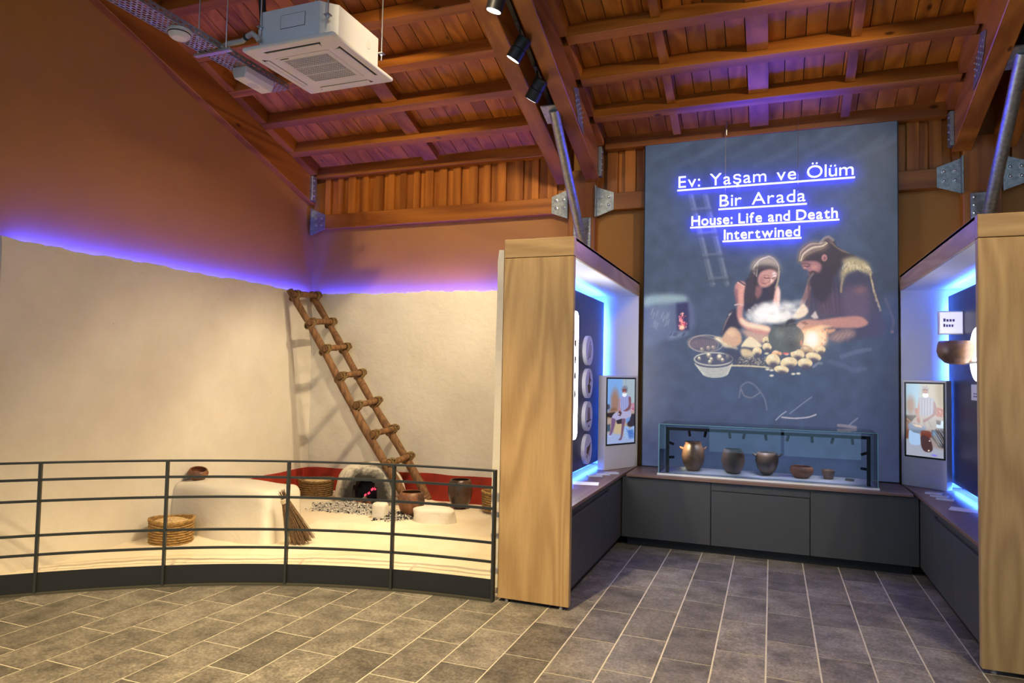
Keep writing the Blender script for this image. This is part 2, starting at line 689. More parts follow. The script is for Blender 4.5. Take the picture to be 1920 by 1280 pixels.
# ---- purlins and short cross battens, bay by bay
PY = [6.56, 6.07, 5.58, 5.09, 4.60, 4.11, 3.62, 3.13, 2.64, 2.0, 1.3, 0.5, -0.4]
BAYS = [(-5.35, -2.16), (-1.66, 1.47), (2.0, 5.0)]


def slope_box(mb, x0, x1, y, w, h0, h1, mi=0):
    """beam along x lying under the boards, w up the slope, between h0 and h1 below the boards (normal direction)"""
    c = Vector(((x0 + x1) / 2, y, zb(y))) - NR * ((h0 + h1) / 2)
    mb.obox(c, ((x1 - x0) / 2, 0, 0), SL * (w / 2), NR * ((h1 - h0) / 2), mi)


for bi, (x0, x1) in enumerate(BAYS):
    for y in PY:
        pm = MB()
        slope_box(pm, x0, x1, y, .095, 0.0, .145)
        pm.build('purlin', timber('x'), ce, bevel=.004, seg=1)
    # eave purlin on the wall plate
    MB().box(x0, x1, 6.985, 7.12, 3.975, 4.13).build('purlin', timber('x'), ce, bevel=.004, seg=1)
    xs = [((-3.69, .17),), ((-0.90, .075), (-0.12, .17), (0.63, .075)), ((3.4, .17),)][bi]
    for xc, w in xs:
        ys = [7.0] + PY
        for ya, yb_ in zip(ys[:-1], ys[1:]):
            a = Vector((xc, ya - .05, zb(ya - .05)))
            b2 = Vector((xc, yb_ + .05, zb(yb_ + .05)))
            MB().obox((a + b2) / 2 - NR * .045, (w / 2, 0, 0), (b2 - a) / 2, NR * .045).build('batten', timber('y'), ce)

# ---- rafters
def rafter(name, x0, x1, label, cat='beam', ledger=None):
    t = thing(name, label, cat, ((x0 + x1) / 2, 6.97, zr(6.97)))
    y0, y1 = 7.0, YF + .02
    p = [(x0, y0, zr(y0)), (x0, y0, zb(y0) - .005), (x0, y1, zb(y1) - .005), (x0, y1, zr(y1))]
    MB().prism(p, (x1 - x0, 0, 0)).build('timber_beam', timber('y'), t, bevel=.006, seg=1)
    if ledger:
        xa, xb = ledger
        ys = [6.99] + PY
        for ya, yb_ in zip(ys[:-1], ys[1:]):
            a = Vector(((xa + xb) / 2, ya - .05, zb(ya - .05)))
            b2 = Vector(((xa + xb) / 2, yb_ + .05, zb(yb_ + .05)))
            MB().obox((a + b2) / 2 - NR * .07, (abs(xb - xa) / 2, 0, 0), (b2 - a) / 2, NR * .07).build('ledger_block', timber('y'), t)
    return t


raf_l = rafter('roof_rafter', -5.56, -5.36, 'sloping timber rafter along the top of the ochre left wall', ledger=(-5.36, -5.26))
raf_c1 = rafter('roof_rafter', -2.19, -2.03, 'left beam of the paired rafters that carry the three visible spotlights', ledger=(-2.25, -2.19))
raf_c2 = rafter('roof_rafter', -1.86, -1.71, 'right beam of the paired rafters beside the hanging spotlights, above the left oak frame', ledger=(-1.71, -1.65))
raf_r1 = rafter('roof_rafter', 1.50, 1.65, 'left beam of the paired rafters above the right oak frame', ledger=(1.44, 1.50))
raf_r2 = rafter('roof_rafter', 1.82, 1.98, 'right beam of the paired rafters at the far right edge', ledger=(1.98, 2.04))
# nail plates on the rafter sides
for par, xx, sgn, yy in ((raf_c2, -1.71, 1, 6.11), (raf_r1, 1.50, -1, 6.09)):
    c = Vector((xx + sgn * .0048, yy, zr(yy) + .155))
    m = MB()
    m.prism([c + SL * -.20 + Vector((0, 0, -.135)), c + SL * .02 + Vector((0, 0, -.15)), c + SL * .20 + Vector((0, 0, .05)), c + SL * .04 + Vector((0, 0, .15))], (sgn * .004, 0, 0))
    pl = m.build('nail_plate', M_GALV, par)
    nm = MB()
    for i in range(5):
        for j in range(3):
            q = c + SL * (-.12 + .06 * i) + Vector((0, 0, -.07 + .05 * j))
            nm.lathe([(.009, 0), (.007, .006), (.0, .008)], q + Vector((sgn * .004, 0, 0)), 6, tilt=Matrix.Rotation(sgn * math.pi / 2, 3, 'Y'))
    stuff(nm.build('nail_heads', M_STEEL, pl))
# end brackets of the rafters with a row of bolt heads
for par, xx, sgn in ((raf_l, -5.36, 1), (raf_c2, -1.71, 1), (raf_r1, 1.50, -1)):
    z0 = zr(6.9)
    br = MB().box(min(xx, xx + sgn * .035), max(xx, xx + sgn * .035), 6.90, 6.99, z0 + .0, z0 + .31).build('end_bracket', M_GALV, par, bevel=.004, seg=1)
    for k in range(4):
        q = Vector((xx + sgn * .035, 6.935, z0 + .06 + .065 * k))
        MB().lathe([(.013, 0), (.013, .010), (.005, .014)], q, 6, tilt=Matrix.Rotation(sgn * math.pi / 2, 3, 'Y')).build('bolt', M_STEEL, br)

# ---- posts
for x0, x1, lab in ((-2.055, -1.76, 'square timber wall post between two gusset plates, above the left oak frame'),
                    (1.585, 1.876, 'square timber wall post above the right oak frame')):
    o = MB().box(x0, x1, 7.0, 7.2, 0, 3.78).build('wall_post', timber('z'), None, bevel=.006, seg=1, origin=((x0 + x1) / 2, 7.05, 0))
    tag(o, lab, 'post')
# ---- horizontal wall beams
for x0, x1, lab in ((-5.38, -2.055, 'horizontal timber beam on the ochre wall above the clay room'),
                    (-1.76, 1.585, 'horizontal timber beam running behind the tall dark poster'),
                    (1.876, 5.4, 'horizontal timber wall beam right of the far right post')):
    o = MB().box(x0, x1, 7.03, 7.14, 3.335, 3.515).build('wall_beam', timber('x'), None, bevel=.005, seg=1, origin=((x0 + x1) / 2, 7.08, 3.335))
    tag(o, lab, 'beam')
# ---- board cladding between wall beam and eave, alternately proud and set back
for x0, x1, hid in ((-5.36, -2.07, None), (-1.75, 1.58, (-1.1, 0.95)), (1.89, 3.4, None)):
    x, k = x0, 0
    while x < x1 - .02:
        w = random.choice((.085, .105, .115)) if k % 2 else random.choice((.075, .10))
        w = min(w, x1 - x)
        if not (hid and hid[0] < x < hid[1]):
            proud = .050 if k % 2 else .010
            MB().box(x + .004, x + w - .004, YB - proud, YB + .02, 3.50, 3.99).build('cladding_board', board('z'), wb)
        x += w
        k += 1


def bolt(par, q, d, r=.014):
    """hexagon bolt head on a plate, axis along d"""
    rot = Vector((0, 0, 1)).rotation_difference(Vector(d)).to_matrix()
    MB().lathe([(r * 1.5, 0), (r * 1.5, .003), (r, .004), (r, .012), (r * .5, .016)], q, 6, tilt=rot).build('bolt', M_STEEL, par)


# ---- gusset plates
def gusset(xi, xo, lab, half=False):
    """xi: tall edge at the post, xo: short edge on the beam"""
    t = thing('gusset_plate', lab, 'metal plate', ((xi + xo) / 2, 7.03, 3.43))
    y = 7.03
    MB().prism([(xi, y, 3.268), (xi, y, 3.59), (xo, y, 3.518), (xo, y, 3.337)], (0, -.008, 0)).build('plate', M_GALV, t)
    s = 1 if xo > xi else -1
    MB().box(min(xi, xi + s * .012), max(xi, xi + s * .012), 6.975, 7.03, 3.262, 3.598).build('flange', M_GALV, t)
    for fx in (.30, .74):
        for zz in (3.39, 3.475):
            bolt(t, (xi + (xo - xi) * fx, 7.022, zz), (0, -1, 0))
    return t


gusset(-5.40, -5.215, 'small galvanised gusset plate in the corner of the ochre walls')
gusset(-2.058, -2.25, 'galvanised gusset plate left of the post above the left oak frame')
gusset(-1.757, -1.564, 'galvanised gusset plate between that post and the dark poster')
gusset(1.583, 1.386, 'galvanised gusset plate just right of the dark poster')
gusset(1.878, 2.07, 'galvanised gusset plate cut by the right picture edge')

# ---- steel tube braces from post to rafters
for xc, lab in ((-1.89, 'galvanised steel tube brace with bolted foot plate above the left oak frame'),
                (1.735, 'galvanised steel tube brace rising above the right oak frame')):
    t = thing('steel_brace', lab, 'brace', (xc, 6.99, 2.93))
    p0, p1 = Vector((xc + .01, 6.93, 3.01)), Vector((xc - .005, 5.93, zr(5.93) + .02))
    MB().tube([p0, p0.lerp(p1, .5), p1], .049, 20).build('tube', M_GALV, t, smooth=True)
    fp = MB().box(xc - .10, xc + .09, 6.982, 6.999, 2.90, 3.26).build('foot_plate', M_GALV, t, bevel=.003, seg=1)
    for sx in (-.075, .065):
        for k in range(5):
            bolt(fp, (xc + sx, 6.982, 2.94 + .07 * k), (0, -1, 0), .010)
    MB().lathe([(.045, 0), (.050, .02), (.046, .05)], p0 + (p0 - p1).normalized() * .03, 20, tilt=Vector((0, 0, 1)).rotation_difference(p1 - p0).to_matrix()).build('collar', M_GALV, t, smooth=True)
    c = Vector((xc, 5.97, zr(5.97) + .015))
    MB().obox(c, (.115, 0, 0), SL * .12, NR * .006).build('head_plate', M_GALV, t)

# ================================================================== CLAY ROOM (left)
PX = -5.33            # face of the left plaster wall
PYB = 7.0             # face of the back plaster wall
PZ = 2.515


def rough_wall(name, a, b, z1, thick, n_out, mat, amp=.012, nu=90, nz=30, rise=0.0):
    """plastered wall from a to b (xy), uneven face and ragged top; n_out points out of the thickness (away from the room)"""
    a, b = Vector((a[0], a[1], 0)), Vector((b[0], b[1], 0))
    n_out = Vector(n_out)
    ph = [random.random() * 6.28 for _ in range(8)]

    def top(u):
        L = (b - a).length * u
        return z1 + .006 * math.sin(L * 5 + ph[0]) + .005 * math.sin(L * 13 + ph[1]) + .004 * math.sin(L * 31 + ph[2]) + .003 * math.sin(L * 71 + ph[3])

    def wav(u, z):
        L = (b - a).length * u
        return amp * (.5 * math.sin(L * 1.7 + z * 1.1 + ph[4]) + .3 * math.sin(L * 4.1 - z * 2.7 + ph[5]) + .2 * math.sin(L * 9.3 + z * 6.1 + ph[6]))

    vs, fs = [], []
    rows = nz + 1
    for i in range(nu + 1):
        u = i / nu
        zt_ = top(u)
        for j in range(rows):
            z = zt_ * j / nz
            rnd = .012 * max(0, (j - nz + 1))
            p = a.lerp(b, u) + n_out * (wav(u, z) * (0 if j == 0 else 1) + rnd)
            vs.append((p.x, p.y, z))
        q = a.lerp(b, u) + n_out * thick
        vs.append((q.x, q.y, zt_ - .002))
        vs.append((q.x, q.y, 0))
    st = rows + 2
    for i in range(nu):
        for j in range(st):
            k = (j + 1) % st
            fs.append((i * st + j, (i + 1) * st + j, (i + 1) * st + k, i * st + k))
    fs.append(tuple(range(st)))
    fs.append(tuple(nu * st + j for j in range(st - 1, -1, -1)))
    o = MB().add(vs, fs).build(name, mat, None, smooth=True, sharp=50)
    return structure(o)


w_pl = rough_wall('wall_plaster_left', (PX, 7.08), (PX, 3.33), PZ + .012, .055, (-1, 0, 0), M_PLASTER)
w_pb = rough_wall('wall_plaster_back', (-1.90, PYB), (PX - .02, PYB), PZ, .055, (0, 1, 0), M_PLASTER)
w_pr = rough_wall('wall_plaster_right', (-1.895, 4.62), (-1.895, 7.0), 2.50, .055, (1, 0, 0), M_PLASTER, amp=.008)
# blue light strips lying on brackets behind the top of the plaster walls
o = MB().box(-5.400, -5.394, 3.45, 7.05, 2.470, 2.492).build('led_strip', M_LED_WALL)
tag(o, 'blue light strip glowing behind the top of the left plaster wall', 'light strip')
o = MB().box(-5.36, -1.98, 7.060, 7.066, 2.458, 2.480).build('led_strip', M_LED_WALL)
tag(o, 'blue light strip glowing behind the top of the plaster wall with the ladder', 'light strip')
# red painted dado on the plaster (a thin coat that follows the wall)
rb = MB()
n = 40
vs, fs = [], []
for i in range(n + 1):
    u = i / n
    y = 5.89 + (6.997 - 5.89) * u
    zt_ = .385 + .004 * math.sin(u * 9) + .02 * min(1, u * 3) - .02
    zl = .37 - (.30) * min(1, u * 2.6)
    x_ = PX + .016
    vs += [(x_, y, zl), (x_, y, max(zl + .003, zt_)), (x_ - .03, y, zl), (x_ - .03, y, max(zl + .003, zt_))]
for i in range(n):
    o4 = i * 4
    fs += [(o4, o4 + 4, o4 + 5, o4 + 1), (o4 + 1, o4 + 5, o4 + 7, o4 + 3), (o4 + 2, o4, o4 + 4, o4 + 6)]
rb.add(vs, fs).build('red_dado', M_RED, w_pl)
vs, fs = [], []
n = 60
for i in range(n + 1):
    u = i / n
    x_ = PX + .01 + (-1.90 - PX - .01) * u
    zt_ = .385 + .075 * u + .006 * math.sin(u * 17) + .003 * math.sin(u * 41)
    y_ = PYB - .016
    vs += [(x_, y_, .02), (x_, y_, zt_), (x_, y_ + .03, zt_)]
for i in range(n):
    o3 = i * 3
    fs += [(o3, o3 + 3, o3 + 4, o3 + 1), (o3 + 1, o3 + 4, o3 + 5, o3 + 2)]
MB().add(vs, fs).build('red_dado', M_RED, w_pb)

# ---- clay floor with its raised hearth platform
def plat(x, y):
    e = 5.49 + (x + 4.1) * .075           # front edge of the platform
    s = min(1, max(0, (y - e + .10) / .16))
    s = s * s * (3 - 2 * s)
    z = .020 + .108 * s
    if x < -4.12:
        q = min(1, max(0, (x + 4.34) / .22))
        z = .020 + .108 * (s if y > 5.6 else s * q)
    z += .006 * math.sin(x * 3.1 + y * 2.3) + .004 * math.sin(x * 7.7 - y * 5.9) + .0025 * math.sin(x * 19 + y * 13)
    # low mounds at the back
    for cx_, cy_, rx, ry, h in ((-2.55, 6.65, .42, .34, .09), (-3.62, 6.78, .26, .25, .05), (-2.1, 6.3, .4, .7, .05)):
        d = ((x - cx_) / rx) ** 2 + ((y - cy_) / ry) ** 2
        if d < 1:
            z += h * (1 - d) ** 2
    return z


nu, nv = 120, 110
vs, fs = [], []
for i in range(nu + 1):
    x_ = -5.40 + (-1.86 + 5.40) * i / nu
    y0 = float(np.polyval(_cf, x_)) + .03
    for j in range(nv + 1):
        y_ = y0 + (7.03 - y0) * j / nv
        vs.append((x_, y_, plat(x_, y_)))
for i in range(nu):
    for j in range(nv):
        a = i * (nv + 1) + j
        fs.append((a, a + nv + 1, a + nv + 2, a + 1))
structure(MB().add(vs, fs).build('floor_clay', M_PLASTER_FLOOR, smooth=True, sharp=80))


def lump(name, label, cat, c, size, mat, sq=3.0, jit=.04, parent=None, nu=28, nv=14, rot=0.0):
    """rounded hand-shaped block standing at c"""
    c = Vector(c)
    sx, sy, sz = size
    vs, fs = [], []
    ph = [random.random() * 6 for _ in range(4)]
    for j in range(nv + 1):
        t = j / nv
        if t < .7:
            zz, k = sz * t / .7 * .82, 1.0 - .03 * t
        else:
            a = (t - .7) / .3 * math.pi / 2
            zz, k = sz * (.82 + .18 * math.sin(a)), .98 * max(.0, math.cos(a)) ** .5
        for i in range(nu):
            q = 2 * math.pi * i / nu
            cq, sq_ = math.cos(q), math.sin(q)
            r = (abs(cq) ** sq + abs(sq_) ** sq) ** (-1 / sq)
            w = 1 + jit * (math.sin(3 * q + ph[0] + 3 * t) + .6 * math.sin(5 * q + ph[1] - 4 * t))
            px, py = sx * .5 * cq * r * w * k, sy * .5 * sq_ * r * w * k
            vs.append((c.x + px * math.cos(rot) - py * math.sin(rot), c.y + px * math.sin(rot) + py * math.cos(rot), c.z + zz))
    for j in range(nv):
        for i in range(nu):
            fs.append((j * nu + i, j * nu + (i + 1) % nu, (j + 1) * nu + (i + 1) % nu, (j + 1) * nu + i))
    fs.append(tuple(range(nu - 1, -1, -1)))
    fs.append(tuple(nv * nu + i for i in range(nu)))
    o = MB().add(vs, fs).build(name, mat, parent, smooth=True, sharp=70, origin=c)
    if label:
        tag(o, label, cat)
    return o


# bench against the left wall (hand-built, soft corners)
bm = MB()
vs, fs = [], []
nx, ny, nz = 30, 14, 14
bx0, bx1, by0, by1, bz = -5.335, -4.22, 4.97, 5.43, .487


def bench_p(x, y, z):
    r = .075
    x2 = min(x, bx1 - r)
    y2 = max(y, by0 + r)
    z2 = min(z, bz - r)
    d = Vector((max(0, x - x2), min(0, y - y2), max(0, z - z2)))
    if d.length > r:
        d = d.normalized() * r
    w = .010 * math.sin(x * 5 + z * 3) + .007 * math.sin(x * 11 - z * 9 + y * 6)
    tp = .10 * (1 - z / bz)            # walls lean in slightly
    return (x2 + d.x + w * (x > bx0 + .1) + tp * .4 * (x > bx1 - .3), y2 + d.y - w - tp * .35 * (y < by0 + .3), max(-.0, z2 + d.z + w * .8 * (z > .3)))


b2 = MB()
for i in range(nx):
    for k in range(nz):
        q = [(i, k), (i + 1, k), (i + 1, k + 1), (i, k + 1)]
        b2.add([bench_p(bx0 + (bx1 - bx0) * a / nx, by0, bz * c / nz) for a, c in q], [(0, 1, 2, 3)])
    for j in range(ny):
        q = [(i, j), (i + 1, j), (i + 1, j + 1), (i, j + 1)]
        b2.add([bench_p(bx0 + (bx1 - bx0) * a / nx, by0 + (by1 - by0) * c / ny, bz) for a, c in q], [(0, 1, 2, 3)])
for j in range(ny):
    for k in range(nz):
        q = [(j, k), (j + 1, k), (j + 1, k + 1), (j, k + 1)]
        b2.add([bench_p(bx1, by0 + (by1 - by0) * a / ny, bz * c / nz) for a, c in q], [(0, 1, 2, 3)])
        b2.add([bench_p(bx0 + (bx1 - bx0) * .0, by0 + (by1 - by0) * a / ny, bz * c / nz) for a, c in q], [(3, 2, 1, 0)])
for i in range(nx):
    for k in range(nz):
        q = [(i, k), (i + 1, k), (i + 1, k + 1), (i, k + 1)]
        b2.add([bench_p(bx0 + (bx1 - bx0) * a / nx, by1, bz * c / nz) for a, c in q], [(3, 2, 1, 0)])
import bmesh
bench = b2.build('clay_bench', M_PLASTER, smooth=True, sharp=75, origin=(-4.78, 5.3, 0))
_b = bmesh.new()
_b.from_mesh(bench.data)
bmesh.ops.remove_doubles(_b, verts=_b.verts, dist=.003)
bmesh.ops.recalc_face_normals(_b, faces=_b.faces)
_b.to_mesh(bench.data)
_b.free()
bench.data.polygons.foreach_set('use_smooth', [True] * len(bench.data.polygons))
tag(bench, 'white plastered clay bench built against the left wall, a bowl on it', 'bench')

# ---- domed oven
OC = Vector((-4.20, 6.63, .115))
orx, ory, ohz = .40, .36, .44
ov = thing('clay_oven', 'whitewashed domed clay oven with soot-black mouth and red embers', 'oven', OC)
vs, fs, cols = [], [], []
nu, nv = 96, 40
mdir = math.radians(-68)                  # the mouth looks to the front right of the room
mx, my = math.cos(mdir), math.sin(mdir)
for j in range(nv + 1):
    t = j / nv
    a = t * math.pi / 2
    for i in range(nu):
        q = 2 * math.pi * i / nu
        k = math.cos(a) ** .55
        w = 1 + .02 * math.sin(3 * q + 5 * t) + .012 * math.sin(7 * q - 9 * t)
        px, py, pz = orx * k * math.cos(q) * w, ory * k * math.sin(q) * w, ohz * math.sin(a) ** .85
        # mouth: an arched opening pushed inwards
        side = -px * my + py * mx
        fwd = px * mx + py * my
        arch = (side / .125) ** 2 + (max(0, pz - .13) / .175) ** 2
        if fwd > 0 and arch < 1.0 and pz < .31:
            dep = .20 * min(1, (1 - arch) * 5)
            px -= mx * dep
            py -= my * dep
        vs.append((OC.x + px, OC.y + py, OC.z + pz))
        st = 0.0
        if fwd > -.05:
            d = math.sqrt((side / .30) ** 2 + ((pz - .12) / .31) ** 2)
            st = max(0, min(1, 1.55 - 1.15 * d))
            if arch < 1.0 and pz < .31:
                st = 1.0
        cols.append(st)
for j in range(nv):
    for i in range(nu):
        fs.append((j * nu + i, j * nu + (i + 1) % nu, (j + 1) * nu + (i + 1) % nu, (j + 1) * nu + i))
fs.append(tuple(nv * nu + i for i in range(nu)))
dome = MB().add(vs, fs).build('dome', M_SOOT, ov, smooth=True, sharp=55)
ca = dome.data.color_attributes.new('picture', 'FLOAT_COLOR', 'POINT')
ca.data.foreach_set('color', np.repeat(np.array(cols), 4).astype(np.float32))


def chips(mb, n, fn, s0, s1, mi_fn=lambda: 0):
    """many small angular flakes"""
    for _ in range(n):
        c = Vector(fn())
        s = random.uniform(s0, s1)
        r = Matrix.Rotation(random.random() * 6.28, 3, 'Z') @ Matrix.Rotation(random.uniform(-.6, .6), 3, 'X')
        pts = [r @ Vector(p) * s for p in ((1, 0, 0), (-.3, .8, .1), (-.8, -.4, 0), (.1, .1, .55 + random.random() * .4), (.2, -.7, .05))]
        mb.add([c + p for p in pts], [(0, 1, 3), (1, 2, 3), (2, 4, 3), (4, 0, 3), (0, 4, 2, 1)], mi_fn())


em = MB()


def in_mouth():
    a, d = random.uniform(-.11, .11), random.uniform(.08, .34)
    z = .03 + .12 * (1 - abs(a) / .14) * (1 - (d - .06) / .40)
    return (OC.x + mx * d - my * a, OC.y + my * d + mx * a, OC.z + max(0.0, z * random.random()))


chips(em, 170, in_mouth, .012, .032, lambda: random.choice((0, 0, 1, 1, 1, 2)))
stuff(em.build('embers', [plain('burnt_clay', (0.22, 0.075, 0.045), 0.9, var=.4, vscale=30), M_CHAR, M_ASH], ov))
gm = MB()
for k in range(11):
    d = .13 + .03 * math.sin(k * 2.1)
    a = .02 + .012 * k - .05
    c = Vector((OC.x + mx * d - my * a, OC.y + my * d + mx * a, OC.z + .10 + .009 * k + .010 * math.sin(k * 3)))
    gm.obox(c, Vector((.010, .004, .007)), Vector((-.003, .009, .002)), Vector((-.004, .0, .010)))
stuff(gm.build('glowing_embers', M_EMBER, ov))

# ---- ash heaps
def heap(name, lab, c, rx, ry, h, n, mats, chooser):
    mb = MB()
    c = Vector(c)
    vs, fs = [], []
    nn, rr = 40, 10
    for j in range(rr + 1):
        t = j / rr
        for i in range(nn):
            q = 6.2832 * i / nn
            w = 1 + .12 * math.sin(3 * q + 1) + .08 * math.sin(5 * q)
            x_, y_ = c.x + rx * t * w * math.cos(q), c.y + ry * t * w * math.sin(q)
            vs.append((x_, y_, plat(x_, y_) - .004 + h * (1 - t * t) ** 1.3))
    for j in range(rr):
        for i in range(nn):
            fs.append((j * nn + i, (j + 1) * nn + i, (j + 1) * nn + (i + 1) % nn, j * nn + (i + 1) % nn))
    mb.add(vs, fs, 0)

    def pick():
        t, q = random.random() ** .55 * 1.12, random.random() * 6.2832
        w = 1 + .12 * math.sin(3 * q + 1) + .08 * math.sin(5 * q)
        x_, y_ = c.x + rx * t * w * math.cos(q), c.y + ry * t * w * math.sin(q)
        return (x_, y_, plat(x_, y_) + h * max(0, 1 - t * t) ** 1.3)

    chips(mb, n, pick, .006, .020, chooser)
    o = mb.build(name, mats, None, origin=c)
    stuff(o)
    return tag(o, lab, 'ash')


M_ASHW = plain('ash_white', (0.66, 0.62, 0.54), .95, var=.3, vscale=50)
heap('ash_heap', 'pale heap of ash and charcoal flakes spilled before the oven', (-4.13, 6.17, .125), .50, .24, .055, 1100, [M_ASH, M_CHAR, M_ASHW], lambda: random.choice((0, 0, 1, 2, 2)))
heap('ash_heap', 'ash and dark charcoal under the handled cooking pot', (-3.52, 6.03, .125), .20, .24, .035, 420, [M_ASH, M_CHAR, M_ASHW], lambda: random.choice((0, 1, 1, 2)))
# a few reddish lumps on the first heap
for k, (dx, dy) in enumerate(((-.2, .14), (-.1, .1), (-.02, .15), (.12, .13))):
    o = lump('baked_clay_lump', None, None, (-4.02 + dx, 6.2 + dy, .165), (.07, .05, .04), plain('burnt_clay', (0.22, 0.075, 0.045), .9), 2.2, .12, nu=14, nv=6)
    tag(o, ('leftmost', 'second from left', 'third from left', 'rightmost')[k] + ' of the reddish baked clay lumps on the ash before the oven', 'clay lump', 'clay lumps on the ash heap')

lump('plaster_stub', 'small rounded white plaster stub between the two ash heaps', 'hearth stub', (-3.63, 5.93, .10), (.155, .15, .185), M_PLASTER, 2.6, .02)
lump('plaster_hearth_block', 'low rounded white plaster block in front of the handled pot', 'hearth block', (-3.10, 6.06, .10), (.42, .26, .16), M_PLASTER, 2.6, .055, rot=.1)

# ---- ladder leaning in the corner
A0, A1 = Vector((-3.64, 6.53, .14)), Vector((-5.25, 6.45, 2.50))
B0, B1 = Vector((-3.56, 6.82, .165)), Vector((-5.28, 6.88, 2.52))
ld = thing('wooden_ladder', 'rough pole ladder with rope-lashed rungs leaning into the corner', 'ladder', (-3.6, 6.7, .15))


def pole(p0, p1, r0, r1, wob, n=26, seed=0):
    rnd = random.Random(seed)
    ph = [rnd.random() * 6 for _ in range(4)]
    path, rad = [], []
    for i in range(n):
        u = i / (n - 1)
        e = math.sin(u * math.pi) ** .5
        p = p0.lerp(p1, u) + Vector((wob * math.sin(u * 7 + ph[0]) * e, wob * math.sin(u * 5.3 + ph[1]) * e, wob * .6 * math.sin(u * 9 + ph[2]) * e))
        path.append(p)
        rad.append((r0 + (r1 - r0) * u) * (1 + .07 * math.sin(u * 31 + ph[3]) + .04 * rnd.uniform(-1, 1)))
    return path, rad


pa, ra = pole(A0, A1, .047, .038, .014, seed=3)
pb, rb_ = pole(B0, B1, .047, .038, .014, seed=8)
MB().tube(pa, ra, 12, wob=.06).build('side_pole', M_POLE, ld, smooth=True, sharp=60)
MB().tube(pb, rb_, 12, wob=.06).build('side_pole', M_POLE, ld, smooth=True, sharp=60)
front = Vector((.58, -.45, .55)).normalized()
for k, u in enumerate((.965, .828, .700, .570, .435, .303, .175)):
    i0 = u * (len(pa) - 1)
    a = A0.lerp(A1, u)
    b = B0.lerp(B1, u + .006)
    d = (b - a).normalized()
    off = Vector((.045, 0, .035))
    q0, q1 = a - d * .055 + off, b + d * .075 + off
    pth, rd = pole(q0, q1, .036, .033, .004, 10, seed=20 + k)
    rung = MB().tube(pth, rd, 10, wob=.08).build('rung', M_POLE, ld, smooth=True, sharp=60)
    for e, pc in ((0, a), (1, b)):
        rp = MB()
        ax = (A1 - A0).normalized()
        for w in range(4):
            # loops of rope round pole and rung
            cc = pc + off * .5 + d * (-.030 + .020 * w)
            ring = []
            for s in range(15):
                q = 6.2832 * s / 14
                ring.append(cc + (off.normalized() * .078 * math.cos(q)) + (ax * .048 * math.sin(q)) + d * (.012 * math.sin(q * .5 + w)))
            rp.tube(ring, .0075, 6, caps=False)
        rp.build('rope_lashing', M_ROPE, rung, smooth=True)

# ---- baskets
def basket(name, label, c, r0, r1, h, mat, fill, rows=11, nseg=64, oval=1.0, rot=0.0):
    t = thing(name, label, 'basket', c)
    c = Vector(c)
    vs, fs = [], []
    sub = 5
    nz_ = rows * sub
    for j in range(nz_ + 1):
        u = j / nz_
        r = r0 + (r1 - r0) * (u ** .7)
        row = int(u * rows - 1e-6)
        coil = abs(math.sin(u * rows * math.pi))
        for i in range(nseg):
            q = 6.2832 * i / nseg
            weave = .5 + .5 * math.cos(q * nseg / 4 + row * math.pi)
            rr = r + .010 * coil + .007 * weave * coil + random.uniform(-.0015, .0015)
            x_, y_ = rr * math.cos(q) * oval, rr * math.sin(q)
            vs.append((c.x + x_ * math.cos(rot) - y_ * math.sin(rot), c.y + x_ * math.sin(rot) + y_ * math.cos(rot), c.z + h * u + .008 * math.sin(2 * q) * u))
    ni = nz_ + 1
    for j in range(8):
        u = 1 - j / 7 * .55
        r = r0 + (r1 - r0) * (u ** .7) - .014
        for i in range(nseg):
            q = 6.2832 * i / nseg
            x_, y_ = r * math.cos(q) * oval, r * math.sin(q)
            vs.append((c.x + x_ * math.cos(rot) - y_ * math.sin(rot), c.y + x_ * math.sin(rot) + y_ * math.cos(rot), c.z + h * u + .008 * math.sin(2 * q) * u))
    tot = ni + 8
    for j in range(tot - 1):
        for i in range(nseg):
            fs.append((j * nseg + i, j * nseg + (i + 1) % nseg, (j + 1) * nseg + (i + 1) % nseg, (j + 1) * nseg + i))
    fs.append(tuple(range(nseg - 1, -1, -1)))
    MB().add(vs, fs).build('woven_body', mat, t, smooth=True, sharp=80)
    rim = MB()
    ring = []
    for s in range(65):
        q = 6.2832 * s / 64
        rr = r1 + .006
        x_, y_ = rr * math.cos(q) * oval, rr * math.sin(q)
        ring.append((c.x + x_ * math.cos(rot) - y_ * math.sin(rot), c.y + x_ * math.sin(rot) + y_ * math.cos(rot), c.z + h + .004 + .008 * math.sin(2 * q) + .002 * math.sin(q * 22)))
    rim.tube(ring, .0125, 7, caps=False, wob=.25)
    rim.build('rim', mat, t, smooth=True)
    if fill:
        g = MB()
        vs, fs = [], []
        for j in range(13):
            tt = j / 12
            for i in range(40):
                q = 6.2832 * i / 40
                rr = (r1 - .016) * tt
                x_, y_ = rr * math.cos(q) * oval, rr * math.sin(q)
                vs.append((c.x + x_ * math.cos(rot) - y_ * math.sin(rot), c.y + x_ * math.sin(rot) + y_ * math.cos(rot), c.z + h * .90 + .035 * (1 - tt * tt) + random.uniform(-.003, .003)))
        for j in range(12):
            for i in range(40):
                fs.append((j * 40 + i, (j + 1) * 40 + i, (j + 1) * 40 + (i + 1) % 40, j * 40 + (i + 1) % 40))
        g.add(vs, fs)

        def on_top():
            q, tt = random.random() * 6.2832, math.sqrt(random.random())
            rr = (r1 - .02) * tt
            x_, y_ = rr * math.cos(q) * oval, rr * math.sin(q)
            return (c.x + x_ * math.cos(rot) - y_ * math.sin(rot), c.y + x_ * math.sin(rot) + y_ * math.cos(rot), c.z + h * .90 + .036 * (1 - tt * tt))
        chips(g, 500, on_top, .004, .008)
        stuff(g.build('grain', M_GRAIN, t, smooth=False))
    return t


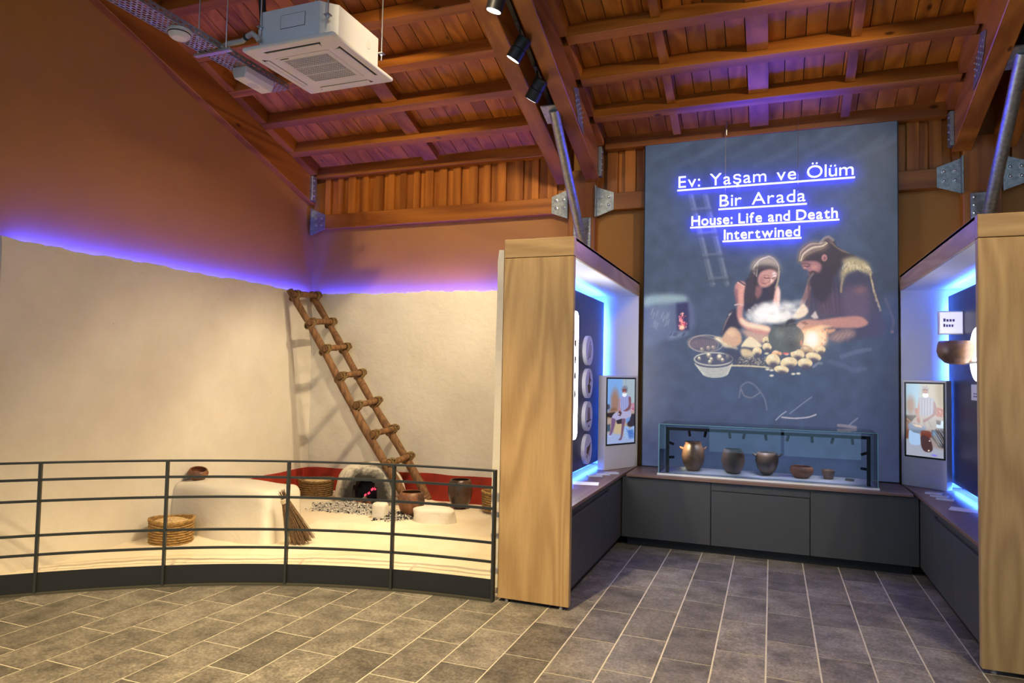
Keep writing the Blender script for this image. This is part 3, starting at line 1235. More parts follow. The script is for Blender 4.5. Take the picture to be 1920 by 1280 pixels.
basket('grain_basket', 'round woven straw basket heaped with grain beside the clay bench', (-5.035, 4.70, .016), .160, .166, .20, M_BASKET, True, 9, oval=1.12)
basket('grain_basket', 'dark woven basket of grain in the corner by the red band', (-4.93, 6.64, .118), .175, .19, .19, M_BASKET_DARK, True, 8)
basket('straw_basket', 'straw basket half hidden behind the right end of the railing', (-2.62, 6.60, .175), .17, .18, .185, M_BASKET, False, 8)

# ---- pots of the clay room
def pot(name, label, cat, c, prof, mat, tilt=None, wall=.012, n=48, lugs=None, wob=.006):
    """prof: outer profile (r, z) from the foot to the rim"""
    t = thing(name, label, cat, c)
    inner = [(max(.004, r - wall), max(z, .02)) for r, z in reversed(prof)]
    inner = [inner[0]] + inner[1:-1] + [(.004, max(.02, prof[0][1] + .02))]
    full = list(prof) + [((prof[-1][0] - wall * .5), prof[-1][1] + .004)] + inner
    MB().lathe(full, c, n, tilt=tilt, wob=wob).build('body', mat, t, smooth=True, sharp=60)
    if lugs:
        rr, zz, ang, ln, kind = lugs
        for s in (0, math.pi):
            d = Vector((math.cos(ang + s), math.sin(ang + s), 0))
            p0 = Vector(c) + d * (rr - .008) + Vector((0, 0, zz))
            if kind == 'up':
                path = [p0, p0 + d * ln * .5 + Vector((0, 0, ln * .10)), p0 + d * ln * .9 + Vector((0, 0, ln * .35)), p0 + d * ln + Vector((0, 0, ln * .6))]
            else:
                path = [p0, p0 + d * ln * .6 + Vector((0, 0, ln * .05)), p0 + d * ln]
            MB().tube(path, [.016, .013, .010, .007][:len(path)], 8).build('lug_handle', mat, t, smooth=True)
    return t


M_POT_BROWN = pottery('pot_brown', (0.33, 0.125, 0.048), (0.045, 0.028, 0.022), 3.5, .45)
M_POT_DARK = pottery('pot_dark', (0.115, 0.058, 0.034), (0.040, 0.027, 0.022), 4, .32)
M_POT_RED = pottery('pot_red', (0.30, 0.10, 0.045), (0.14, 0.055, 0.03), 6, .6)
M_POT_CASE = pottery('pot_case', (0.27, 0.135, 0.070), (0.10, 0.058, 0.040), 5, .38)
M_POT_CASE2 = pottery('pot_case_dark', (0.20, 0.11, 0.070), (0.085, 0.055, 0.045), 5, .40)
pot('cooking_pot', 'brown cooking pot with two lug handles and a sooty base', 'pot', (-3.40, 6.14, .135),
    [(.06, 0), (.085, .012), (.115, .06), (.133, .12), (.135, .17), (.122, .215), (.108, .235)], M_POT_BROWN, lugs=(.128, .185, .35, .055, 'up'))
pot('storage_pot', 'dark burnished barrel-shaped pot standing before the red band', 'pot', (-3.13, 6.72, .13),
    [(.055, 0), (.08, .02), (.116, .09), (.134, .17), (.131, .235), (.116, .285), (.106, .303)], M_POT_DARK)
pot('clay_dish', 'low reddish clay dish at the foot of the dark barrel-shaped pot', 'dish', (-3.27, 6.55, .125),
    [(.05, 0), (.062, .012), (.082, .045), (.088, .062)], M_POT_RED, n=32)
pot('clay_bowl', 'small round brown bowl tilted on top of the clay bench', 'bowl', (-5.225, 5.165, .500),
    [(.04, 0), (.065, .008), (.092, .045), (.095, .07), (.082, .098)], M_POT_BROWN, tilt=Matrix.Rotation(math.radians(14), 3, 'Y') @ Matrix.Rotation(math.radians(8), 3, 'X'), n=36)

# ---- broom leaning on the bench end
b0, b1 = Vector((-3.94, 5.12, .02)), Vector((-4.10, 5.06, .43))
br = thing('twig_broom', 'bound twig broom leaning against the end of the clay bench', 'broom', b0)
ax = (b1 - b0).normalized()
sd = ax.cross(Vector((.35, -.9, .2))).normalized()
fw = sd.cross(ax).normalized()
m = MB()
for k in range(330):
    a, s = random.gauss(0, 1), random.gauss(0, 1)
    a, s = max(-2, min(2, a)), max(-2, min(2, s))
    tip = b0 + sd * a * .062 + fw * s * .026 + ax * random.uniform(-.01, .05)
    mid = b0.lerp(b1, .55) + sd * a * .034 + fw * s * .018
    top = b0.lerp(b1, .93) + sd * a * .014 + fw * s * .012
    m.tube([tip, mid, top], [.0018, .0024, .0026], 4)
stuff(m.build('bristles', M_BRISTLE, br))
m = MB()
for k in range(60):
    a, s = random.gauss(0, .8), random.gauss(0, .8)
    p0 = b0.lerp(b1, .93) + sd * a * .013 + fw * s * .012
    p1 = b0.lerp(b1, 1.13) + sd * a * .026 + fw * s * .02 + ax * random.uniform(-.04, .02)
    m.tube([p0, p1], [.0026, .002], 4)
stuff(m.build('handle_twigs', M_BRISTLE, br))
m = MB()
for k in range(3):
    c = b0.lerp(b1, .90 + .028 * k)
    m.tube([c + (sd * math.cos(q) * .034 + fw * math.sin(q) * .030) for q in [6.2832 * s / 16 for s in range(17)]], .009, 6, caps=False)
m.build('binding', M_BIND, br, smooth=True)

# ---- curved railing
rl = thing('curved_railing', 'curved dark grey metal railing with five thin rails around the clay room', 'railing', (-3.35, 4.16, 0))


def fence_pts(x0, x1, n, z, dy=0.0):
    return [Vector((x, float(np.polyval(_cf, x)) + dy, z)) for x in np.linspace(x0, x1, n)]


def sweep(mb, pts, w, h):
    """flat bar: w across the curve, h tall"""
    vs, fs = [], []
    k = len(pts)
    for i, p in enumerate(pts):
        t = pts[min(i + 1, k - 1)] - pts[max(i - 1, 0)]
        t.z = 0
        nn = Vector((-t.y, t.x, 0)).normalized() * (w / 2)
        vs += [p - nn, p + nn, p + nn + Vector((0, 0, h)), p - nn + Vector((0, 0, h))]
    for i in range(k - 1):
        for j in range(4):
            fs.append((i * 4 + j, i * 4 + (j + 1) % 4, i * 4 + 4 + (j + 1) % 4, i * 4 + 4 + j))
    fs += [(3, 2, 1, 0), tuple((k - 1) * 4 + j for j in range(4))]
    mb.add(vs, fs)


XA, XB_ = -5.42, -1.815
posts = [-5.30, -4.756, -4.118, -3.35, -2.581, -1.815]
for k, z in enumerate((.898, .778, .632, .395, .263)):
    m = MB()
    sweep(m, fence_pts(XA, XB_, 60, z), .034 if k == 0 else .014, .013 if k == 0 else .017)
    m.build('rail', M_RAIL, rl)
m = MB()
sweep(m, fence_pts(XA, XB_, 60, .012, .012), .008, .135)
m.build('kick_plate', plain('kick_plate_metal', (0.018, 0.020, 0.022), .5, .2), rl)
m = MB()
sweep(m, fence_pts(XA, XB_, 60, .0), .045, .012)
m.build('base_rail', plain('base_rail_metal', (0.075, 0.070, 0.050), .5, .3), rl)
for x in posts:
    y = float(np.polyval(_cf, x))
    d = float(np.polyval(np.polyder(_cf), x))
    t = Vector((1, d, 0)).normalized()
    nn = Vector((-t.y, t.x, 0))
    MB().obox((x, y, .455), t * .009, nn * .022, (0, 0, .455)).build('post', M_RAIL, rl, bevel=.002, seg=1)

# ================================================================== EXHIBITION BOOTH (right)
ZC = .67              # top of the worktops
YN = 4.50             # front face of the oak panels


def oak_frame(s, xi, xo, label):
    """s=+1: room lies on the +x side of the frame; xi inner edge, xo outer edge"""
    t = thing('oak_frame', label, 'display frame', ((xi + xo) / 2, YN, 0))
    lo, hi = min(xi, xo), max(xi, xo)
    MB().box(lo, hi, YN, YN + .052, .022, 2.408).build('side_panel', oak('z'), t, bevel=.003, seg=1)
    MB().box(lo, hi, YN, YN + .052, 2.412, 2.545).build('head_panel', oak('x'), t, bevel=.003, seg=1)
    for fx in (lo + .06, hi - .06):
        MB().lathe([(.016, 0), (.016, .012), (.010, .013), (.010, .024)], (fx, YN + .026, 0), 12).build('foot', M_STEEL, t, smooth=True)
    a, b = (xi - .02, xi) if s > 0 else (xi, xi + .02)
    MB().box(a, b, YN + .052, 7.0, 2.405, 2.545).build('fascia', oak('y'), t, bevel=.002, seg=1)
    MB().box(lo, hi, YN + .052, 7.0, 2.525, 2.545).build('top_board', oak('y'), t)
    c0, c1 = (lo + .04, xi - .021) if s > 0 else (xi + .021, hi - .04)
    MB().box(c0, c1, YN + .053, 6.999, 2.405, 2.425).build('soffit', M_WHITE, t)
    w0, w1 = (lo + .04, xi - .002) if s > 0 else (xi + .002, hi - .04)
    MB().box(w0, w1, 6.965, 6.985, ZC + .001, 2.404).build('end_lining', M_WHITE, t)
    b0, b1 = (lo + .02, lo + .04) if s > 0 else (hi - .04, hi - .02)
    MB().box(b0, b1, YN + .053, 6.985, .03, 2.52).build('back_lining', M_WHITE, t)
    MB().box(min(xo, xo + s * .018), max(xo, xo + s * .018), YN + .053, 7.0, .03, 2.524).build('outer_panel', oak('z'), t)
    return t


oak_frame(1, -1.275, -1.79, 'tall oak veneer frame standing between the clay room and the poster')
oak_frame(-1, 1.085, 1.60, 'tall oak veneer frame at the right edge of the picture')


def glow_panel(s, x0, lab, y1=6.90):
    """dark printed panel floating off the lining, with light strips round its back edge"""
    o = MB().box(x0 - .010, x0 + .010, YN + .12, y1, .735, 2.335).build('printed_panel', M_PANEL_PRINT, None, origin=(x0, 5.8, .735))
    tag(o, lab, 'panel')
    xb = x0 - s * .028
    side = 'left' if s > 0 else 'right'
    for nm, box in (('along the top of the dark %s panel' % side, (YN + .14, y1 - .01, 2.318, 2.325)),
                    ('down the far edge of the dark %s panel' % side, (y1 - .018, y1 - .011, .77, 2.30)),
                    ('along the foot of the dark %s panel' % side, (YN + .14, y1 - .01, .746, .753))):
        o = MB().box(xb - .008, xb + .008, *box).build('led_strip', M_LED)
        tag(o, 'blue light strip ' + nm, 'light strip')


glow_panel(1, -1.635, 'dark violet printed panel with round signs inside the left oak frame')
glow_panel(-1, 1.452, 'dark violet printed panel behind the wall pot inside the right oak frame')

# ---- base cabinets and worktops
def cab_side(s, xf, label):
    t = thing('base_cabinet', label, 'cabinet', (xf, 5.5, 0))
    xb = xf - s * .38
    lo, hi = min(xf - s * .02, xb), max(xf - s * .02, xb)
    MB().box(lo, hi, YN + .06, 6.98, .08, .640).build('body', M_GREY_CAB, t)
    y = YN + .058
    for y1 in (5.36, 5.90, 6.455):
        MB().box(min(xf, xf - s * .019), max(xf, xf - s * .019), y + .002, y1 - .002, .082, .575 if y1 < 6.4 else .60).build('door', M_GREY_CAB, t, bevel=.0015, seg=1)
        y = y1
    MB().box(min(xf - s * .002, xf - s * .02), max(xf - s * .002, xf - s * .02), YN + .058, 6.455, .603, .640).build('top_rail', M_GREY_CAB, t)
    MB().box(min(xf - s * .05, xb), max(xf - s * .05, xb), YN + .06, 6.96, 0, .08).build('plinth', M_PLINTH, t)
    return t


cab_side(1, -1.322, 'charcoal base cabinet under the left worktop')
cab_side(-1, 1.132, 'charcoal base cabinet under the right worktop')
t = thing('base_cabinet', 'wide charcoal base cabinet below the glass showcase', 'cabinet', (-.09, 6.45, 0))
MB().box(-1.318, 1.128, 6.465, 6.98, .08, .640).build('body', M_GREY_CAB, t)
for x0, x1, z1 in ((-1.316, -.512, .64), (-.508, .308, .567), (.312, 1.126, .64)):
    MB().box(x0 + .0015, x1 - .0015, 6.43, 6.464, .082, z1 - .002).build('door', M_GREY_CAB, t, bevel=.0015, seg=1)
MB().box(-.5085, .3085, 6.432, 6.464, .572, .640).build('top_rail', M_GREY_CAB, t)
MB().box(-1.27, 1.08, 6.485, 6.96, 0, .08).build('plinth', M_PLINTH, t)
tag(MB().box(-1.272, 1.082, 6.402, 6.995, .645, ZC).build('worktop', M_WORKTOP_X, None, bevel=.002, seg=1, origin=(-.09, 6.7, .645)), 'brown laminate worktop carrying the glass showcase', 'worktop')
m = MB().prism([(-1.73, YN + .055, .645), (-1.302, YN + .055, .645), (-1.302, 6.40, .645), (-1.276, 6.96, .645), (-1.73, 6.96, .645)], (0, 0, .025))
tag(m.build('worktop', M_WORKTOP, None, bevel=.002, seg=1, origin=(-1.5, 5.7, .645)), 'brown laminate worktop below the round signs in the left frame', 'worktop')
m = MB().prism([(1.54, YN + .055, .645), (1.54, 6.96, .645), (1.086, 6.96, .645), (1.112, 6.40, .645), (1.112, YN + .055, .645)], (0, 0, .025))
tag(m.build('worktop', M_WORKTOP, None, bevel=.002, seg=1, origin=(1.3, 5.7, .645)), 'brown laminate worktop in the right frame', 'worktop')

# ---- left frame: lit long panel and four round signs
def rounded(y0, y1, z0, z1, r, n=8):
    p = []
    for cy_, cz_, a0 in ((y1 - r, z1 - r, 0), (y0 + r, z1 - r, 90), (y0 + r, z0 + r, 180), (y1 - r, z0 + r, 270)):
        for k in range(n + 1):
            a = math.radians(a0 + 90 * k / n)
            p.append((cy_ + r * math.cos(a), cz_ + r * math.sin(a)))
    return p


M_INK = plain('printed_ink_brown', (0.13, 0.055, 0.035), .6)
t = thing('wall_lightbox', 'white backlit panel with rounded corners, seen edge-on in the left frame', 'lightbox', (-1.63, 5.5, 1.04))
MB().prism([(-1.624, y, z) for y, z in rounded(5.10, 5.80, 1.03, 2.14, .07)], (.035, 0, 0)).build('light_panel', M_LIGHTBOX, t)
for k, (yy, zz) in enumerate(((5.70, 1.86), (5.70, 1.72), (5.70, 1.58), (5.70, 1.42), (5.58, 1.86), (5.58, 1.70), (5.58, 1.55), (5.45, 1.8), (5.45, 1.6), (5.45, 1.4), (5.30, 1.7), (5.30, 1.5))):
    MB().prism([(-1.589, yy + .028 * math.cos(a), zz + .038 * math.sin(a) * (1 + .3 * math.sin(3 * a + k))) for a in [6.2832 * i / 9 for i in range(9)]], (.001, 0, 0)).build('printed_tool', M_INK, t)

DISC = plain('sign_white', (.70, .69, .78), .4)
pics = [
    [[(-.06, -.08), (.02, .09), (.03, .085), (-.045, -.085)], [(.01, -.05), (.05, .05), (.06, .045), (.025, -.055)], [(-.01, -.07), (.03, -.06), (.02, -.03)]],
    [[(-.03, -.09), (-.06, -.02), (.0, .0), (.055, -.03), (.03, -.09)], [(-.02, .0), (-.005, .075), (.02, .08), (.035, .0)], [(-.01, .08), (.01, .105), (.025, .085)], [(.03, .05), (.075, .02), (.07, .01), (.03, .03)]],
    [[(-.045, -.03), (-.035, .085), (-.015, .085), (-.01, -.03)], [(.01, -.03), (.015, .08), (.035, .075), (.045, -.03)], [(-.08, -.06), (.08, -.04), (.08, -.03), (-.08, -.035)], [(-.03, -.1), (.0, -.075), (.03, -.1)]],
    [[(-.07, -.03), (-.05, .02), (.03, .035), (.085, .06), (.05, -.005), (-.02, -.05)], [(-.06, -.06), (-.03, -.04), (-.045, -.085)], [(.02, -.05), (.05, -.02), (.03, -.07)]],
]
desc = ['round white sign with thin brown tools, topmost of four', 'round white sign with a standing figure, second from the top', 'round white sign with two upright figures, third from the top', 'round white sign with a reclining brown shape, lowest of four']
for (zz, pic, d) in zip((1.815, 1.51, 1.205, .90), pics, desc):
    t = thing('round_sign', d, 'sign', (-1.63, 6.20, zz), 'round signs on the dark panel')
    MB().prism([(-1.624, 6.20 + .138 * math.cos(a), zz + .138 * math.sin(a)) for a in [6.2832 * i / 40 for i in range(40)]], (.034, 0, 0)).build('disc', DISC, t)
    for poly in pic:
        MB().prism([(-1.589, 6.20 + p[0], zz + p[1]) for p in poly], (.001, 0, 0)).build('printed_figure', M_INK, t)

# ---- small acrylic plaques and leaflets on the side worktops
M_ACRYL = plain('pale_acrylic', (.62, .66, .82), .15)
M_PAPER = plain('white_paper', (.80, .80, .82), .7)


def plaque(name, lab, cat, c, w, d, h, ang, mat, tilt=0.0):
    a = Vector((math.cos(ang), math.sin(ang), 0))
    b = Vector((-math.sin(ang), math.cos(ang), tilt)).normalized()
    o = MB().obox(Vector(c) + Vector((0, 0, h / 2 + abs(tilt) * d / 2)), a * (w / 2), b * (d / 2), a.cross(b) * (h / 2)).build(name, mat, None, bevel=.002, seg=1, origin=c)
    return tag(o, lab, cat)


for k, (x, y) in enumerate(((-1.40, 6.33), (-1.455, 6.21), (-1.50, 6.09))):
    plaque('acrylic_plaque', ['small clear plaque nearest the left screen', 'middle one of three small clear plaques on the left worktop', 'small clear plaque farthest from the left screen'][k], 'plaque', (x, y, ZC), .13, .075, .014, .45, M_ACRYL)
plaque('leaflet', 'white leaflet lying on the left worktop near the oak panel', 'leaflet', (-1.47, 5.66, ZC), .22, .16, .003, .2, M_PAPER)
for k, (x, y) in enumerate(((1.245, 6.50), (1.255, 6.36), (1.27, 6.22))):
    plaque('acrylic_plaque', ['small clear plaque nearest the right screen', 'middle one of three small clear plaques on the right worktop', 'small clear plaque farthest from the right screen'][k], 'plaque', (x, y, ZC), .12, .075, .014, -.35, M_ACRYL)
plaque('leaflet', 'white leaflet lying on the right worktop near the oak panel', 'leaflet', (1.33, 5.80, ZC), .24, .16, .003, -.3, M_PAPER)

# ---- right frame: sign box, wall pot on a lit disc, text plate
t = thing('sign_box', 'small white box sign projecting from the dark right panel', 'sign', (1.40, 6.45, 2.0))
MB().box(1.27, 1.441, 6.40, 6.46, 1.975, 2.165).build('box_body', M_WHITE, t, bevel=.003, seg=1)
MB().box(1.278, 1.433, 6.397, 6.400, 1.985, 2.155).build('lit_face', emit('sign_face', (.75, .72, .95), .75), t)
for zz, w in ((2.088, .085), (2.045, .075)):
    for k in range(4):
        MB().box(1.30 + k * w / 4, 1.30 + (k + .75) * w / 4, 6.3955, 6.397, zz - .010, zz + (.010 if k else .016)).build('lettering', plain('sign_ink', (.12, .12, .25), .6), t)
t = thing('lit_disc', 'white glowing round plate behind the wall-mounted bowl', 'lightbox', (1.45, 5.95, 1.80))
MB().prism([(1.441, 5.95 + .20 * math.cos(a), 1.80 + .20 * math.sin(a)) for a in [6.2832 * i / 48 for i in range(48)]], (-.02, 0, 0)).build('light_plate', M_LIGHTBOX, t)
MB().tube([(1.421, 5.95, 1.74), (1.33, 5.98, 1.735)], .01, 8).build('bracket', M_STEEL, t)
pot('wall_bowl', 'brown round-bottomed bowl mounted on the lit disc in the right frame', 'bowl', (1.315, 6.02, 1.725),
    [(.05, 0), (.085, .012), (.125, .055), (.138, .10), (.132, .145), (.124, .172)], M_POT_CASE, n=40)
o = MB().box(1.433, 1.441, 5.80, 6.16, 1.455, 1.575).build('text_plate', M_WHITE, None, origin=(1.455, 6, 1.45))
tag(o, 'small white caption plate below the bowl in the right frame', 'caption plate')
for k in range(5):
    MB().box(1.4322, 1.433, 5.86 + .05 * k, 5.895 + .05 * k, 1.48, 1.49).build('lettering', plain('sign_ink', (.12, .12, .25), .6), o)
    MB().box(1.4322, 1.433, 5.86 + .05 * k, 5.89 + .05 * k, 1.50, 1.51).build('lettering', plain('sign_ink', (.12, .12, .25), .6), o)

# ---- showcase
t = thing('glass_showcase', 'long glass showcase with black lamp rail in front of the poster', 'display case', (-.075, 6.73, ZC))
cx0, cx1, cy0, cy1, cz1 = -.985, .835, 6.47, 6.985, 1.145
MB().box(cx0 - .012, cx1 + .012, cy0 - .012, cy1, ZC + .001, ZC + .020).build('base_tray', M_WHITE, t, bevel=.002, seg=1)
MB().box(cx0 + .10, cx1 - .09, cy0 + .06, cy1 - .04, ZC + .0205, ZC + .030).build('plinth_board', M_WHITE, t, bevel=.002, seg=1)
g = .008
for bx in ((cx0, cx1, cy0, cy0 + g, ZC + .021, cz1 - g), (cx0, cx0 + g, cy0 + g, cy1, ZC + .021, cz1 - g), (cx1 - g, cx1, cy0 + g, cy1, ZC + .021, cz1 - g), (cx0, cx1, cy0, cy1, cz1 - g, cz1)):
    MB().box(*bx).build('glass_pane', M_GLASS, t)
for bx in ((cx0 - .002, cx0 + .006, cy0 - .002, cy0 + .006, ZC + .021, cz1), (cx1 - .006, cx1 + .002, cy0 - .002, cy0 + .006, ZC + .021, cz1), (cx0, cx1, cy0 - .001, cy0 + .004, cz1 - .004, cz1 + .001)):
    MB().box(*bx).build('glass_edge', M_GLASS_EDGE, t)
fx0, fx1, fy, fz = -.915, .775, 6.56, 1.085
MB().box(fx0 - .014, fx0 + .014, fy - .014, fy + .014, ZC + .021, fz).build('frame_post', M_BLACK, t)
MB().box(fx1 - .014, fx1 + .014, fy - .014, fy + .014, ZC + .021, fz).build('frame_post', M_BLACK, t)
rail = MB().box(fx0 - .014, fx1 + .014, fy - .014, fy + .014, fz, fz + .026).build('frame_rail', M_BLACK, t)


def mini(par, p, d, lamp=None):
    p, d = Vector(p), Vector(d).normalized()
    h = MB()
    h.tube([p, p + d * .05], .0125, 10)
    mo = h.build('mini_spotlight', M_BLACK, par, smooth=True, sharp=50)
    MB().tube([p + d * .0502, p + d * .051], .009, 10).build('lens', M_LENS, mo)


for k, xx in enumerate((-.72, -.57, -.36, -.23, -.05, .14, .33, .50, .65)):
    mini(rail, (xx, fy + .005, fz - .005), ((-.25 if k % 2 else .1), .5, -1))
for xx, s in ((fx0, 1), (fx1, -1)):
    mini(rail, (xx + s * .012, fy, .97), (s * .8, .35, -.35))
    mini(rail, (xx + s * .012, fy, .83), (s * .9, .5, .05))
spot_lamp('showcase_lamp', (-.83, 6.57, 1.00), (-.74, 6.70, .87), 5.0, 60, .6, .01, WARM, t)
spot_lamp('showcase_lamp', (-.10, 6.58, 1.05), (.0, 6.75, .72), 3.0, 120, .8, .02, (.88, .86, 1), t)
spot_lamp('showcase_lamp', (.45, 6.58, 1.05), (.4, 6.75, .72), 3.0, 120, .8, .02, (.88, .86, 1), t)
spot_lamp('showcase_lamp', (-.55, 6.58, 1.05), (-.55, 6.75, .72), 3.0, 120, .8, .02, (.88, .86, 1), t)

ZP = ZC + .031
pot('clay_jar', 'tall brown jar with lug handles, largest in the showcase', 'jar', (-.698, 6.72, ZP),
    [(.05, 0), (.062, .01), (.095, .07), (.108, .135), (.100, .20), (.080, .238), (.074, .255), (.080, .268)], M_POT_CASE, lugs=(.098, .205, .35, .035, 'up'))
pot('clay_jar', 'rounded dark brown jar without handles, second in the showcase', 'jar', (-.336, 6.72, ZP),
    [(.045, 0), (.060, .008), (.093, .055), (.106, .115), (.098, .175), (.086, .210), (.078, .222)], M_POT_CASE2)
pot('clay_jar', 'dark jar with pointed base and two lugs, middle of the showcase', 'jar', (-.039, 6.73, ZP),
    [(.022, 0), (.045, .012), (.085, .065), (.102, .13), (.098, .175), (.090, .205)], M_POT_CASE2, lugs=(.094, .178, .2, .038, 'up'))
pot('clay_bowl', 'reddish brown bowl with incised shoulder in the showcase', 'bowl', (.253, 6.72, ZP),
    [(.055, 0), (.060, .006), (.085, .03), (.100, .065), (.096, .088), (.088, .100)], M_POT_RED, n=40)
pot('clay_cup', 'small plain clay cup, smallest vessel in the showcase', 'cup', (.475, 6.75, ZP),
    [(.036, 0), (.038, .004), (.050, .045), (.058, .078)], M_POT_CASE, n=32)
o = lump('flat_stone', 'small grey flat stone at the right end of the showcase', 'stone', (.645, 6.72, ZP), (.075, .035, .02), plain('grey_stone', (.16, .15, .14), .8, var=.3, vscale=30), 2.2, .08, nu=18, nv=8, rot=-.5)

# ================================================================== FLAT PICTURES (poster and two screens)
class Canvas:
    """small painter; every shape is given in the picture's own units"""

    def __init__(s, x0, y0, x1, y1, k):
        s.x0, s.y0, s.k = x0, y0, k
        s.w, s.h = int((x1 - x0) * k), int((y1 - y0) * k)
        s.a = np.zeros((s.h, s.w, 3), np.float32)

    @staticmethod
    def blur(m, r):
        r = int(round(r))
        if r < 1:
            return m
        for _ in range(2):
            for ax in (0, 1):
                p = np.pad(m, [(r + 1, r) if i == ax else (0, 0) for i in (0, 1)], mode='edge')
                c = np.cumsum(p, axis=ax, dtype=np.float64)
                n_ = m.shape[ax]
                m = ((c[2 * r + 1:2 * r + 1 + n_] - c[:n_]) if ax == 0 else (c[:, 2 * r + 1:2 * r + 1 + n_] - c[:, :n_])) / (2 * r + 1)
        return m.astype(np.float32)

    def _comp(s, m, ix, iy, col, a):
        h, w = m.shape
        x0, y0 = max(ix, 0), max(iy, 0)
        x1, y1 = min(ix + w, s.w), min(iy + h, s.h)
        if x1 <= x0 or y1 <= y0:
            return
        mm = (m[y0 - iy:y1 - iy, x0 - ix:x1 - ix] * a)[..., None]
        col = np.array(col, np.float32) / 255.0
        s.a[y0:y1, x0:x1] = s.a[y0:y1, x0:x1] * (1 - mm) + col * mm

    @staticmethod
    def smooth(P, closed, n=4):
        """curve through the given points"""
        P = np.array(P, float)
        if len(P) < (6 if closed else 3):
            return P
        if closed:
            E = np.vstack([P[-1:], P, P[:2]])
        else:
            E = np.vstack([2 * P[:1] - P[1:2], P, 2 * P[-1:] - P[-2:-1]])
        out = []
        for i in range(1, len(E) - 2):
            p0, p1, p2, p3 = E[i - 1], E[i], E[i + 1], E[i + 2]
            for k in range(n):
                t = k / n
                m1, m2 = (p2 - p0) * .4, (p3 - p1) * .4
                out.append((2 * t ** 3 - 3 * t ** 2 + 1) * p1 + (t ** 3 - 2 * t ** 2 + t) * m1 + (-2 * t ** 3 + 3 * t ** 2) * p2 + (t ** 3 - t ** 2) * m2)
        if not closed:
            out.append(P[-1])
        return np.array(out)

    def poly(s, pts, col, soft=1.0, a=1.0):
        P = (s.smooth(pts, True) - [s.x0, s.y0]) * s.k
        so = soft * s.k
        pad = int(so * 2.5) + 2
        ix, iy = int(P[:, 0].min()) - pad, int(P[:, 1].min()) - pad
        w, h = int(P[:, 0].max()) + pad - ix + 1, int(P[:, 1].max()) + pad - iy + 1
        X, Y = np.meshgrid(np.arange(w) + ix + .5, np.arange(h) + iy + .5)
        ins = np.zeros((h, w), bool)
        n_ = len(P)
        for i in range(n_):
            (xa, ya), (xb, yb_) = P[i], P[(i + 1) % n_]
            if ya == yb_:
                continue
            ins ^= ((ya > Y) != (yb_ > Y)) & (X < (xb - xa) * (Y - ya) / (yb_ - ya) + xa)
        s._comp(s.blur(ins.astype(np.float32), so), ix, iy, col, a)

    def blob(s, cx_, cy_, rx, ry, col, soft=.5, a=1.0, rot=0.0):
        """soft: 0 hard edge, 1 fades out from the centre"""
        cx_, cy_, rx, ry = (cx_ - s.x0) * s.k, (cy_ - s.y0) * s.k, rx * s.k, ry * s.k
        R = max(rx, ry) * 1.05 + 2
        ix, iy = int(cx_ - R), int(cy_ - R)
        n_ = int(2 * R) + 2
        X, Y = np.meshgrid(np.arange(n_) + ix + .5 - cx_, np.arange(n_) + iy + .5 - cy_)
        c, q = math.cos(rot), math.sin(rot)
        d = np.sqrt(((X * c + Y * q) / rx) ** 2 + ((-X * q + Y * c) / ry) ** 2)
        t = np.clip((1 - d) / max(soft, .02), 0, 1)
        s._comp((t * t * (3 - 2 * t)).astype(np.float32), ix, iy, col, a)

    def line(s, pts, wd, col, a=1.0, soft=.6):
        P = [((x - s.x0) * s.k, (y - s.y0) * s.k) for x, y in s.smooth(pts, False)]
        wd *= s.k * .5
        so = soft * s.k
        pad = int(wd + so * 2) + 3
        xs, ys = [p[0] for p in P], [p[1] for p in P]
        ix, iy = int(min(xs)) - pad, int(min(ys)) - pad
        w, h = int(max(xs)) + pad - ix, int(max(ys)) + pad - iy
        X, Y = np.meshgrid(np.arange(w) + ix + .5, np.arange(h) + iy + .5)
        d = np.full((h, w), 1e9)
        for (xa, ya), (xb, yb_) in zip(P[:-1], P[1:]):
            L = (xb - xa) ** 2 + (yb_ - ya) ** 2 + 1e-9
            u = np.clip(((X - xa) * (xb - xa) + (Y - ya) * (yb_ - ya)) / L, 0, 1)
            d = np.minimum(d, np.hypot(X - xa - u * (xb - xa), Y - ya - u * (yb_ - ya)))
        s._comp(np.clip((wd + so - d) / max(so, .3), 0, 1).astype(np.float32), ix, iy, col, a)

    def grain(s, amp, r):
        n_ = s.blur(rng.standard_normal((s.h, s.w)).astype(np.float32), r)
        n_ /= n_.std() + 1e-6
        s.a *= (1 + amp * n_)[..., None]

    def sample(s, x, y):
        u = np.clip((x - s.x0) * s.k - .5, 0, s.w - 1.001)
        v = np.clip((y - s.y0) * s.k - .5, 0, s.h - 1.001)
        i, j = u.astype(int), v.astype(int)
        fu, fv = (u - i)[..., None], (v - j)[..., None]
        A = s.a
        c = A[j, i] * (1 - fu) * (1 - fv) + A[j, i + 1] * fu * (1 - fv) + A[j + 1, i] * (1 - fu) * fv + A[j + 1, i + 1] * fu * fv
        c = np.clip(c, 0, 1)
        return np.where(c <= .04045, c / 12.92, ((c + .055) / 1.055) ** 2.4)


